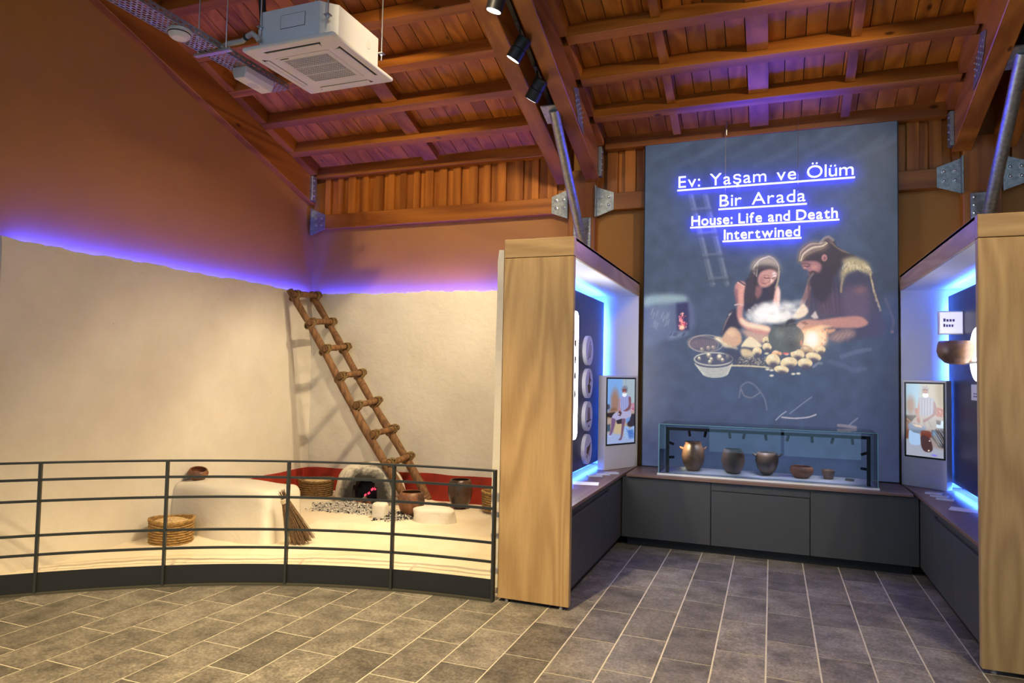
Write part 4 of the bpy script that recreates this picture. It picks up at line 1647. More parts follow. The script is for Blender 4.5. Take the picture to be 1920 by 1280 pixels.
def picture_mesh(name, P, cols, nu, nv, mat, parent):
    """grid of points P (nv+1, nu+1, 3) with one colour for each point"""
    me = bpy.data.meshes.new(name)
    N = (nu + 1) * (nv + 1)
    o = np.array(parent['_o'])
    co = (P.reshape(-1, 3) - o).astype(np.float32)
    i = np.arange(nu)[None, :] + (np.arange(nv) * (nu + 1))[:, None]
    q = np.stack([i, i + 1, i + nu + 2, i + nu + 1], -1).reshape(-1, 4).astype(np.int32)
    me.vertices.add(N)
    me.vertices.foreach_set('co', co.ravel())
    me.loops.add(q.size)
    me.loops.foreach_set('vertex_index', q.ravel())
    me.polygons.add(len(q))
    me.polygons.foreach_set('loop_start', np.arange(0, q.size, 4, dtype=np.int32))
    me.update(calc_edges=True)
    ca_ = me.color_attributes.new('picture', 'FLOAT_COLOR', 'POINT')
    cc = np.concatenate([cols.reshape(-1, 3), np.ones((N, 1))], 1).astype(np.float32)
    ca_.data.foreach_set('color', cc.ravel())
    me.materials.append(mat)
    ob = bpy.data.objects.new(name, me)
    C.objects.link(ob)
    ob.parent = parent
    return ob


# ---------------------------------------------------------------- the poster
def paint_poster():
    c = Canvas(1195, 215, 1695, 920, 2)
    yy = np.linspace(215, 920, c.h)[:, None]
    xx = np.linspace(1195, 1695, c.w)[None, :]
    top = np.array([48, 58, 72]); mid = np.array([62, 74, 92]); low = np.array([50, 60, 88])
    t1 = np.clip((yy - 225) / 230, 0, 1)
    t2 = np.clip((yy - 600) / 250, 0, 1)
    for k in range(3):
        v = top[k] + (mid[k] - top[k]) * t1
        v = v + (low[k] - v) * t2
        c.a[..., k] = (v / 255.0) * (1 - .22 * np.clip((xx - 1600) / 90, 0, 1)) * np.ones_like(xx)
    c.grain(.035, 14)

    def A(p):
        return [(1350 + x * .17708, 430 + y * .17708) for x, y in p]

    def B(p):
        return [(1210 + x * .14062, 540 + y * .14062) for x, y in p]

    def D(p):
        return [(1400 + x * .15625, 600 + y * .15625) for x, y in p]

    # pale strokes in the upper part and the faint painted ladder
    for k in range(9):
        x0, y0 = 1225 + 48 * k, 300 + 12 * math.sin(k * 2.0)
        c.line([(x0, y0), (x0 + 60, y0 - 30), (x0 + 95, y0 - 55)], 5, (92, 106, 126), .16, 6)
    for x0 in (1296, 1323):
        c.line([(x0, 368), (x0 + 40, 532)], 8.5, (104, 114, 122), .42, 2.5)
        c.line([(x0 + 2, 368), (x0 + 42, 532)], 2.5, (150, 158, 160), .30, 1.5)
    for k, y in enumerate((392, 437, 478, 522)):
        x0 = 1296 + (y - 368) * .244
        c.line([(x0 - 10, y + 4), (x0 + 37, y)], 8, (62, 70, 82), .6, 2)
        c.line([(x0 - 4, y), (x0 + 30, y - 3)], 3, (122, 130, 134), .35, 1.5)

    # the oven at the left
    c.poly(B([(-20, 140), (40, 105), (140, 90), (300, 82), (450, 92), (560, 115), (610, 170), (640, 300), (660, 480), (600, 570), (420, 640), (250, 700), (-20, 760)]), (86, 98, 124), 5, .75)
    c.poly(B([(-20, 140), (40, 105), (140, 90), (300, 82), (450, 92), (540, 110), (560, 170), (420, 190), (300, 205), (130, 215), (-20, 250)]), (150, 176, 172), 4, .85)
    c.poly(B([(60, 230), (330, 215), (360, 420), (200, 560), (60, 520)]), (128, 140, 150), 12, .45)
    for k in range(26):
        x0, y0 = random.uniform(70, 330), random.uniform(220, 480)
        c.line(B([(x0, y0), (x0 - 25, y0 + 70)]), 1.6, (96, 104, 124) if k % 2 else (150, 158, 164), .4, .8)
    c.poly(B([(410, 205), (570, 185), (590, 330), (585, 560), (420, 570)]), (46, 44, 78), 2.0, .95)
    c.poly(B([(575, 200), (620, 230), (660, 470), (600, 520)]), (92, 92, 124), 3, .6)
    c.blob(*B([(490, 500)])[0], 10, 14, (196, 60, 70), .9, .85)
    for k in range(46):
        x0, y0 = random.gauss(495, 22), random.uniform(330, 545)
        q = B([(x0, y0)])[0]
        c.blob(*q, random.uniform(1.0, 2.6), random.uniform(1.4, 3.4), random.choice(((255, 120, 120), (235, 80, 95), (255, 176, 150))), .6, .8)
    c.blob(*B([(490, 525)])[0], 7, 6, (255, 205, 165), .7, 1)
    c.poly(B([(330, 600), (560, 585), (590, 610), (430, 665), (300, 690)]), (118, 130, 148), 2.5, .7)
    for k in range(14):
        x0 = random.uniform(330, 540)
        c.line(B([(x0, 600), (x0 - 20, 630)]), 1.8, (66, 72, 100), .6, .8)

    # baskets
    q = B([(770, 740)])[0]
    c.blob(*q, 32, 16.5, (150, 136, 128), .10, .55, .10)
    c.blob(*q, 29.5, 14.3, (84, 78, 92), .12, .9, .10)
    for k in range(16):
        x0 = 580 + 24 * k
        c.line(B([(x0, 690 + abs(x0 - 770) * .1), (x0 - 8, 790)]), 1.2, (152, 122, 110), .45, .6)
    for x0, y0 in ((755, 815), (840, 795), (905, 790)):
        c.blob(*B([(x0, y0)])[0], 5, 4.6, (150, 136, 122), .5, .9)
        c.blob(*B([(x0 - 8, y0 - 12)])[0], 2.4, 2.2, (214, 198, 168), .7, .9)
    c.line([(1294 + 30 + 32 * math.cos(a), 644 + 16 * math.sin(a)) for a in [i * .2 for i in range(33)]][:33], 1.5, (186, 168, 148), .6, .6)
    c.poly(B([(650, 940), (760, 870), (900, 845), (1090, 855), (1165, 940), (1150, 1060), (1060, 1140), (900, 1150), (780, 1060)]), (74, 74, 92), 2, .85)
    for k in range(12):
        u = k / 11
        c.line([(1304 + 34 * 1 + (36 - 12 * u) * math.cos(a) + 3 * u, 676 + 3 + 20 * u + (11 - 3 * u) * math.sin(a)) for a in [i * .16 + .1 for i in range(19)]], 1.25, (226, 222, 196) if k % 2 else (176, 172, 156), .72, .5)
    c.line([(1338 + 36 * math.cos(a), 673 + 12 * math.sin(a)) for a in [i * .2 for i in range(33)]], 2.0, (206, 200, 176), .75, .7)
    for x0, y0, r in ((845, 895, 6), (880, 950, 4.5), (990, 920, 7), (1030, 960, 4.5), (1100, 915, 5), (720, 940, 4), (860, 985, 4.5)):
        c.blob(*B([(x0, y0)])[0], r, r, (132, 122, 108), .35, .95)
        c.blob(*B([(x0 - 4, y0 - 14)])[0], r * .72, r * .68, (232, 222, 188), .6, .95)

    # straw / cloth between basket and knee
    c.poly(B([(910, 660), (1000, 650), (1080, 720), (1170, 740), (1240, 820), (1150, 800), (1060, 790), (1000, 730)]), (222, 202, 160), 1.6, .95)
    for k in range(16):
        x0 = random.uniform(930, 1150)
        c.line(B([(x0, 665 + (x0 - 930) * .4), (x0 + 50, 700 + (x0 - 930) * .42)]), 1.4, random.choice(((246, 232, 196), (150, 124, 96))), .6, .5)
    # bottom dark floor patch
    c.poly(B([(1060, 800), (1260, 830), (1330, 930), (1300, 1010), (1180, 1010), (1060, 900)]), (54, 54, 72), 4, .7)

    # ---- girl
    c.poly(A([(5, 1120), (60, 960), (120, 850), (200, 850), (230, 1000), (210, 1060), (110, 1040), (50, 1100)]), (50, 44, 60), 1.5, .95)
    for k in range(6):
        c.line(A([(20 + 16 * k, 1100 - 40 * k), (60 + 14 * k, 960 - 18 * k)]), 1.4, (120, 104, 104), .5, .7)
    c.poly(A([(90, 905), (110, 885), (120, 890), (95, 915)]), (238, 232, 224), .8, .9)
    c.poly(A([(20, 1150), (60, 1085), (110, 1035), (170, 1045), (222, 1110), (225, 1200), (150, 1240), (30, 1190)]), (205, 160, 124), 1.6, 1)
    c.blob(*A([(120, 1100)])[0], 14, 11, (232, 194, 152), .8, .7)
    c.poly(A([(230, 1060), (480, 1090), (520, 1130), (500, 1200), (330, 1190), (270, 1120)]), (200, 160, 136), 3, .9)
    c.poly(A([(255, 600), (300, 520), (580, 560), (585, 760), (560, 900), (300, 900), (240, 780)]), (50, 46, 60), 1.6, .97)
    # arm
    c.poly(A([(160, 590), (200, 548), (262, 560), (272, 620), (250, 800), (240, 920), (300, 975), (420, 1005), (520, 1030), (535, 1080), (460, 1120), (300, 1070), (210, 1000), (178, 905), (180, 800), (155, 660)]), (196, 132, 120), 1.4, 1)
    c.poly(A([(215, 580), (262, 575), (262, 640), (243, 800), (205, 800), (190, 680)]), (222, 156, 136), 2.2, .8)
    c.poly(A([(155, 620), (185, 640), (190, 800), (165, 780)]), (112, 72, 84), 2.0, .8)
    c.poly(A([(215, 930), (300, 985), (430, 1012), (520, 1035), (520, 1080), (420, 1060), (290, 1035), (220, 985)]), (246, 216, 178), 2.2, .95)
    c.line(A([(158, 800), (200, 790), (242, 800)]), 2.2, (206, 170, 166), .9, .5)
    c.line(A([(200, 548), (262, 590)]), 2.2, (70, 60, 64), .9, .5)
    c.line(A([(185, 560), (255, 600)]), 1.2, (226, 190, 170), .8, .5)
    # right arm
    c.poly(A([(575, 590), (612, 590), (636, 650), (630, 760), (610, 860), (560, 860), (565, 720)]), (236, 178, 158), 1.4, 1)
    c.poly(A([(600, 600), (636, 660), (628, 800), (606, 820)]), (255, 226, 206), 2, .8)
    # hair back
    c.poly(A([(330, 430), (345, 350), (400, 300), (510, 275), (585, 305), (632, 385), (636, 460), (612, 560), (585, 640), (560, 740), (530, 700), (500, 600), (420, 620), (400, 740), (360, 770), (262, 770), (262, 640), (296, 540)]), (56, 48, 54), 1.3, .98)
    c.poly(A([(380, 600), (450, 600), (440, 680), (400, 740), (370, 690)]), (150, 98, 92), 2, .85)
    # face
    c.poly(A([(440, 445), (520, 420), (575, 420), (606, 445), (600, 500), (570, 555), (520, 598), (470, 614), (425, 600), (402, 560), (405, 500)]), (198, 142, 126), 1.6, 1)
    c.blob(*A([(575, 480)])[0], 7, 9, (255, 236, 224), .9, .85)
    c.blob(*A([(545, 540)])[0], 5, 7, (252, 222, 206), .9, .7)
    c.blob(*A([(440, 540)])[0], 8, 13, (150, 98, 92), .9, .55)
    c.line(A([(465, 506), (492, 518), (518, 514)]), 1.2, (62, 40, 42), .85, .5)
    c.line(A([(545, 518), (562, 518), (580, 506)]), 1.1, (70, 46, 46), .8, .5)
    c.line(A([(460, 488), (500, 484), (520, 492)]), .8, (110, 74, 66), .55, .6)
    c.line(A([(545, 490), (590, 474)]), .8, (130, 92, 84), .5, .6)
    c.line(A([(528, 510), (532, 545), (515, 556)]), 1.2, (140, 88, 80), .7, .6)
    c.line(A([(450, 570), (472, 572), (486, 578)]), 1.6, (140, 74, 74), .75, .7)
    c.blob(*A([(500, 560)])[0], 4, 4, (178, 122, 110), .9, .5)
    # crown of hair, lit
    c.poly(A([(325, 430), (340, 350), (400, 300), (510, 275), (585, 305), (632, 385), (640, 450), (610, 420), (560, 385), (470, 378), (400, 385), (360, 415), (345, 440)]), (176, 160, 130), 4.0, .95)
    for k in range(26):
        u = k / 25
        x0, y0 = 335 + 10 * math.sin(k), 425 - 20 * u
        v = random.random()
        c.line(A([(505 + 20 * u, 278 + 6 * v), (430 - 20 * v, 305 + 30 * v), (360 - 20 * v + 60 * u * v, 370 + 40 * v), (330 + 60 * v, 440 + 60 * v)] if k % 2 else [(505 + 20 * u, 278 + 6 * v), (570 + 10 * v, 305 + 20 * v), (618, 370 + 30 * v), (632 - 10 * v, 450 + 80 * v)]), .9, (232, 220, 190) if k % 3 else (96, 80, 68), .42, .5)
    c.line(A([(352, 442), (380, 412), (440, 400), (540, 406), (606, 440)]), 3.0, (80, 66, 60), .6, 2.4)
    for k in range(9):
        c.line(A([(612 + 3 * k, 440), (606 + 2 * k, 540), (582 + 2 * k, 620)]), .9, (168, 148, 124), .5, .5)
        c.line(A([(330 + 7 * k, 440), (290 + 9 * k, 560), (270 + 11 * k, 660), (262 + 10 * k + 8 * math.sin(k), 770)]), 1.2, (96, 84, 84) if k % 2 else (40, 36, 44), .28, .9)

    # ---- man
    c.poly(A([(930, 510), (990, 468), (1090, 500), (1230, 400), (1300, 320), (1420, 285), (1560, 345), (1612, 450), (1660, 600), (1695, 800), (1730, 960), (1760, 1070), (1640, 1140), (1200, 1180), (1000, 960), (930, 900), (880, 770), (915, 620)]), (60, 58, 76), 2.4, .97)
    c.poly(A([(1290, 640), (1400, 600), (1560, 600), (1592, 760), (1560, 960), (1400, 980), (1300, 900)]), (94, 76, 92), 7, .8)
    c.poly(A([(1400, 640), (1520, 600), (1560, 640), (1470, 680)]), (146, 92, 86), 4, .6)
    c.poly(A([(1050, 700), (1250, 650), (1290, 900), (1080, 920), (1020, 820)]), (96, 68, 82), 6, .7)
    for k in range(16):
        x0 = 980 + 18 * k
        c.line(A([(x0, 560), (x0 + 14 * math.sin(k), 720), (x0 + 20, 880)]), 2.2, (44, 38, 50) if k % 2 else (84, 72, 86), .22, 2.0)
    # hair
    c.poly(A([(826, 320), (850, 220), (900, 165), (990, 132), (1062, 140), (1110, 88), (1160, 74), (1205, 112), (1245, 185), (1330, 240), (1440, 285), (1310, 330), (1255, 420), (1190, 520), (1100, 560), (1040, 500), (1068, 400), (1010, 345), (870, 350), (842, 350)]), (58, 48, 50), 1.3, 1)
    c.poly(A([(826, 320), (850, 220), (900, 165), (990, 132), (1062, 142), (1140, 150), (1120, 200), (1050, 220), (980, 240), (910, 280), (870, 330), (845, 352)]), (160, 136, 100), 4.5, .95)
    for k in range(30):
        u = k / 29
        v = random.random()
        c.line(A([(832 + 50 * v, 335 - 4 * v), (850 + 75 * v, 225 + 70 * v), (950 + 60 * v, 140 + 115 * v), (1060 + 40 * v, 138 + 80 * v), (1120 + 30 * v, 128 + 30 * v)]), .9, random.choice(((232, 212, 168), (78, 60, 50), (150, 124, 92), (206, 182, 138))), .55, .5)
    c.line(A([(1066, 140), (1105, 96), (1150, 80), (1195, 112)]), 3.0, (186, 164, 128), .55, 2.4)
    for k in range(10):
        c.line(A([(1120 + 7 * k, 100 + 3 * k), (1190 + 6 * k, 160 + 4 * k), (1290 + 9 * k, 236 + 2 * k)]), 1.0, (150, 126, 96) if k % 2 else (58, 46, 44), .55, .5)
    # face in profile, beard, ear
    c.poly(A([(858, 345), (930, 335), (1010, 335), (1062, 360), (1080, 410), (1060, 465), (1000, 465), (962, 482), (940, 498), (936, 470), (945, 450), (925, 428), (882, 418), (872, 395)]), (160, 108, 104), 1.6, 1)
    c.blob(*A([(1000, 400)])[0], 10, 9, (200, 140, 122), .9, .7)
    c.blob(*A([(900, 405)])[0], 4, 3, (206, 150, 132), .8, .8)
    c.line(A([(892, 386), (920, 394), (945, 388)]), 1.3, (70, 46, 50), .8, .8)
    c.line(A([(868, 362), (910, 360), (950, 372)]), 2.2, (84, 60, 60), .6, 1.2)
    c.poly(A([(950, 470), (985, 448), (1040, 462), (1072, 420), (1110, 380), (1180, 420), (1200, 560), (1160, 700), (1090, 780), (1000, 720), (960, 600), (945, 510)]), (54, 46, 54), 3.0, .95)
    c.line(A([(948, 462), (985, 446), (1030, 462)]), 2.6, (70, 52, 54), .8, 1.2)
    c.blob(*A([(1105, 300)])[0], 6.4, 8, (182, 122, 114), .35, 1)
    c.blob(*A([(1108, 306)])[0], 3.2, 5, (112, 70, 72), .6, .8)
    # fur
    c.poly(A([(1296, 325), (1420, 290), (1555, 348), (1585, 400), (1600, 470), (1560, 470), (1480, 425), (1420, 436), (1345, 470), (1305, 520), (1290, 590), (1278, 450), (1320, 380)]), (178, 160, 116), 3.4, .95)
    for k in range(60):
        u = random.random()
        x0, y0 = 1300 + 280 * u, 330 + 70 * abs(u - .4) + random.uniform(0, 70)
        c.line(A([(x0, y0), (x0 - 20 + 50 * u + random.uniform(-12, 12), y0 + random.uniform(20, 55))]), 1.1, random.choice(((240, 226, 180), (128, 104, 74), (212, 192, 142))), .36, .9)
    for k in range(26):
        u = k / 25
        x0, y0 = 1590 + 105 * u ** 1.3, 430 + 400 * u
        c.line(A([(x0 - 12, y0 - 30), (x0 + random.uniform(-8, 12), y0 + random.uniform(20, 60))]), 1.6, random.choice(((190, 170, 128), (134, 114, 88), (222, 204, 158))), .6 * (1 - .4 * u), .8)
    c.line(A([(1300, 520), (1285, 600), (1282, 660)]), 3, (168, 144, 108), .7, 1.2)
    c.line(A([(985, 470), (940, 530), (925, 600), (915, 660)]), 1.4, (170, 144, 124), .45, 2.2)
    c.line(A([(935, 620), (905, 710), (868, 790)]), 7, (150, 108, 102), .75, 3)
    c.line(A([(940, 560), (945, 700), (935, 820)]), 4, (96, 70, 70), .7, 1.5)
    # hands and forearm
    c.poly(A([(880, 782), (925, 830), (935, 870), (900, 915), (830, 945), (768, 930), (795, 880), (840, 820)]), (240, 214, 182), 1.5, 1)
    c.poly(A([(960, 920), (1010, 860), (1045, 940), (1000, 950)]), (214, 196, 182), 1.2, .9)
    c.poly(A([(788, 1042), (830, 985), (880, 958), (960, 950), (1060, 958), (1250, 930), (1480, 920), (1570, 990), (1470, 1040), (1200, 1040), (1060, 1030), (960, 1070), (880, 1092), (830, 1080), (812, 1060)]), (180, 124, 108), 1.5, 1)
    c.poly(A([(840, 1075), (950, 1050), (1060, 1016), (1180, 1030), (1100, 1050), (980, 1090), (890, 1098)]), (255, 206, 150), 2, .95)
    for k in range(4):
        c.line(A([(795 + 14 * k, 1045 + 8 * k), (845 + 14 * k, 1000 + 6 * k), (900 + 10 * k, 975 + 8 * k)]), 1.1, (112, 68, 62), .7, .5)
        c.line(A([(800 + 14 * k, 1036 + 8 * k), (850 + 14 * k, 992 + 6 * k)]), 1.6, (244, 200, 170), .6, .6)

    # ---- steam
    for x0, y0, rx, ry, a in ((450, 900, 30, 22, .85), (540, 850, 26, 22, .85), (400, 960, 26, 15, .7), (580, 940, 30, 16, .9), (690, 910, 26, 12, .85), (330, 900, 18, 14, .55), (760, 810, 24, 15, .5), (840, 770, 16, 9, .35), (680, 800, 16, 16, .45), (540, 900, 22, 16, .9), (470, 800, 14, 10, .6)):
        c.blob(*A([(x0, y0)])[0], rx, ry, (252, 246, 234), .95, a)
    for x0, y0, rx, ry, a in ((500, 900, 34, 24, .9), (560, 870, 22, 26, .9), (620, 930, 40, 14, .9), (430, 860, 20, 18, .7), (700, 850, 30, 20, .5)):
        c.blob(*A([(x0, y0)])[0], rx, ry, (255, 250, 240), .9, a)
    for k in range(60):
        c.blob(*A([(random.uniform(280, 820), random.uniform(800, 960))])[0], random.uniform(3, 8), random.uniform(3, 7), random.choice(((255, 252, 244), (226, 218, 208))), .95, .38)

    # ---- fire, pot, stones
    c.blob(*D([(800, 230)])[0], 34, 32, (240, 150, 96), .95, .8)
    c.poly(D([(690, 150), (780, 120), (930, 110), (965, 170), (950, 280), (860, 330), (790, 370), (660, 300)]), (255, 226, 180), 3, .95)
    c.blob(*D([(770, 230)])[0], 17, 21, (255, 252, 240), .8, 1)
    for k in range(12):
        c.blob(*D([(random.uniform(900, 965), random.uniform(110, 290))])[0], 3, 4, random.choice(((214, 110, 80), (255, 180, 120))), .8, .7)
    c.poly(D([(985, 210), (1080, 140), (1200, 105), (1290, 130), (1290, 190), (1200, 220), (1090, 260)]), (176, 138, 118), 4, .8)
    for k in range(5):
        c.line(D([(1010 + 50 * k, 230 + 6 * k), (1090 + 45 * k, 150), (1140 + 40 * k, 130)]), 2.2, (112, 90, 98), .5, 1.2)
    c.poly(D([(960, 110), (1070, 100), (1060, 135), (980, 165)]), (222, 158, 116), 1.6, .9)

    def stone(x0, y0, rx, ry, col=(226, 202, 150)):
        X0, Y0 = D([(x0, y0)])[0]
        rx, ry = rx * .15625, ry * .15625
        rx, ry = rx * 1.06, ry * 1.1
        rt = random.uniform(-.25, .25)
        c.blob(X0, Y0, rx, ry, col, .16, 1, rt)
        c.blob(X0 - rx * .2, Y0 - ry * .42, rx * .62, ry * .5, (255, 242, 206), .95, .6, rt)
        c.blob(X0 + rx * .1, Y0 + ry * .78, rx * 1.0, ry * .86, (66, 60, 76), .75, .95, rt)
        for _ in range(16):
            c.blob(X0 + random.gauss(0, rx * .36), Y0 + random.gauss(-ry * .2, ry * .3), random.uniform(.6, 1.6), random.uniform(.5, 1.2), random.choice(((150, 122, 94), (112, 92, 78), (250, 236, 200))), .8, .35)

    c.poly(D([(-70, 320), (-20, 240), (40, 198), (110, 236), (188, 312), (100, 335), (-20, 320)]), (232, 212, 168), 1.2, 1)
    c.poly(D([(-60, 330), (60, 345), (150, 330), (60, 400), (-40, 400)]), (78, 66, 72), 2, .8)
    c.poly(D([(-70, 350), (0, 345), (70, 380), (85, 440), (10, 470), (-60, 420)]), (214, 188, 140), 1.4, .95)
    c.poly(D([(-120, 470), (60, 440), (230, 500), (240, 560), (60, 580), (-120, 540)]), (72, 70, 78), 3, .9)
    for k in range(150):
        x0, y0 = random.uniform(-100, 240), random.uniform(450, 560)
        c.line(D([(x0, y0), (x0 + random.uniform(-20, 20), y0 + random.uniform(-12, 12))]), 1.0, random.choice(((200, 186, 156), (40, 40, 48), (150, 142, 128))), .55, .4)
    c.line(D([(-200, 545), (0, 548), (180, 560), (330, 575)]), 2.2, (206, 192, 152), .9, .6)
    for args in ((230, 240, 40, 42), (245, 320, 58, 48), (125, 375, 58, 52), (360, 400, 62, 42, (226, 164, 116)), (885, 355, 62, 46), (720, 360, 80, 55, (170, 138, 106)), (800, 440, 98, 52), (610, 410, 88, 62), (315, 480, 88, 76), (505, 510, 107, 66), (700, 515, 92, 58), (418, 592, 92, 46)):
        stone(*args)
    for x0, y0 in ((300, 665), (560, 645), (620, 640), (250, 590), (300, 600), (240, 400), (480, 408)):
        c.blob(*D([(x0, y0)])[0], 6, 3.2, (236, 226, 190), .7, .85)
    c.blob(*D([(475, 215)])[0], 34.5, 28.5, (66, 76, 78), .07, 1)
    c.blob(*D([(390, 170)])[0], 16, 15, (118, 128, 116), .95, .55)
    c.blob(*D([(560, 300)])[0], 24, 15, (38, 42, 52), .95, .7)
    for k in range(110):
        a, r = random.random() * 6.28, math.sqrt(random.random())
        q = D([(475 + 200 * r * math.cos(a), 215 + 165 * r * math.sin(a))])[0]
        c.blob(*q, random.uniform(.8, 2.6), random.uniform(.8, 2), random.choice(((104, 114, 104), (44, 50, 56))), .9, .35)
    c.poly(D([(310, 50), (470, 62), (560, 40), (600, 60), (470, 84), (330, 72)]), (40, 44, 50), 1, .8)
    c.poly(D([(465, 55), (490, 5), (540, -15), (590, 10), (560, 30), (510, 40), (480, 75)]), (34, 34, 44), 1, 1)
    c.blob(*D([(470, 400)])[0], 10, 3.5, (240, 90, 80), .9, .9)
    c.blob(*D([(655, 270)])[0], 3.5, 9, (255, 120, 96), .9, .7)

    # ---- things in the gloom at the bottom
    c.line(D([(900, 520), (860, 515), (800, 560)]), 3, (120, 128, 140), .7, 1.5)
    c.line(D([(1000, 500), (1150, 540), (1280, 600), (1420, 580)]), 5, (96, 100, 128), .35, 4)
    c.line(D([(1140, 440), (1250, 400), (1360, 370), (1480, 350)]), 5, (112, 120, 146), .35, 3)
    c.line([(1386, 745), (1390, 724), (1402, 716), (1415, 722), (1426, 735), (1434, 748), (1438, 768)], 2.0, (112, 110, 128), .6, 1)
    c.line([(1390, 730), (1396, 742), (1410, 745), (1424, 736)], 1.5, (150, 136, 140), .5, .8)
    c.line([(1455, 787), (1463, 779), (1474, 771)], 1.5, (178, 174, 178), .7, .6)
    c.line([(1481, 775), (1500, 760), (1522, 744)], 1.5, (120, 126, 146), .7, .8)
    c.line([(1466, 782), (1490, 784), (1515, 782), (1530, 777)], 2.0, (196, 184, 184), .75, .7)
    c.line([(1572, 797), (1590, 799), (1604, 801)], 4.5, (150, 132, 134), .6, 1.2)
    c.line([(1592, 797), (1600, 790), (1608, 784)], 2.2, (126, 124, 144), .6, 1)
    c.line([(1660, 560), (1675, 600), (1672, 622)], 3, (116, 92, 100), .35, 2)
    c.blob(1673, 622, 5, 4, (150, 112, 104), .9, .6)
    c.blob(1485, 628, 120, 82, (255, 214, 160), .98, .13)
    c.blob(1522, 636, 42, 40, (255, 206, 140), .98, .45)
    c.blob(1523, 636, 18, 21, (255, 252, 238), .9, .9)
    c.grain(.02, 1)
    c.a = c.a * .85 + np.array([118, 118, 146], np.float32) / 255 * .15  # pale haze of window reflections painted over the whole print
    return c


PX0, PX1, PZ0, PZ1 = -1.238, 1.078, .66, 3.985
YP_ = 7.0
po = thing('backlit_poster', 'tall dark backlit poster of two people cooking by a fire', 'poster', (-.08, YP_, PZ0))
cv = paint_poster()
nu, nv = 430, 600
X, Z = np.meshgrid(np.linspace(PX0 + .008, PX1 - .008, nu + 1), np.linspace(PZ0 + .02, PZ1 - .008, nv + 1))
W = -0.055188332 * X + 0.006944304 * Z + 1
U = (131.624173 * X + 10.580659 * Z + 1446.1484) / W
V = (-34.823838 * X - 192.910019 * Z + 1023.511427) / W
M_POSTER = attr_print('poster_print', 1.05, .45, .28)
picture_mesh('print', np.stack([X, np.full_like(X, YP_), Z], -1), cv.sample(U, V), nu, nv, M_POSTER, po)
MB().box(PX0, PX1, YP_ + .001, YP_ + .05, PZ0 + .011, PZ1).build('lightbox_body', M_BLACK, po)
m = MB()
for bx in ((PX0, PX0 + .008, PZ0 + .011, PZ1), (PX1 - .008, PX1, PZ0 + .011, PZ1)):
    MB().box(bx[0], bx[1], YP_ - .006, YP_ + .001, bx[2], bx[3]).build('frame_edge', M_BLACK, po)
MB().box(PX0 + .008, PX1 - .008, YP_ - .006, YP_ + .001, PZ1 - .008, PZ1).build('frame_edge', M_BLACK, po)

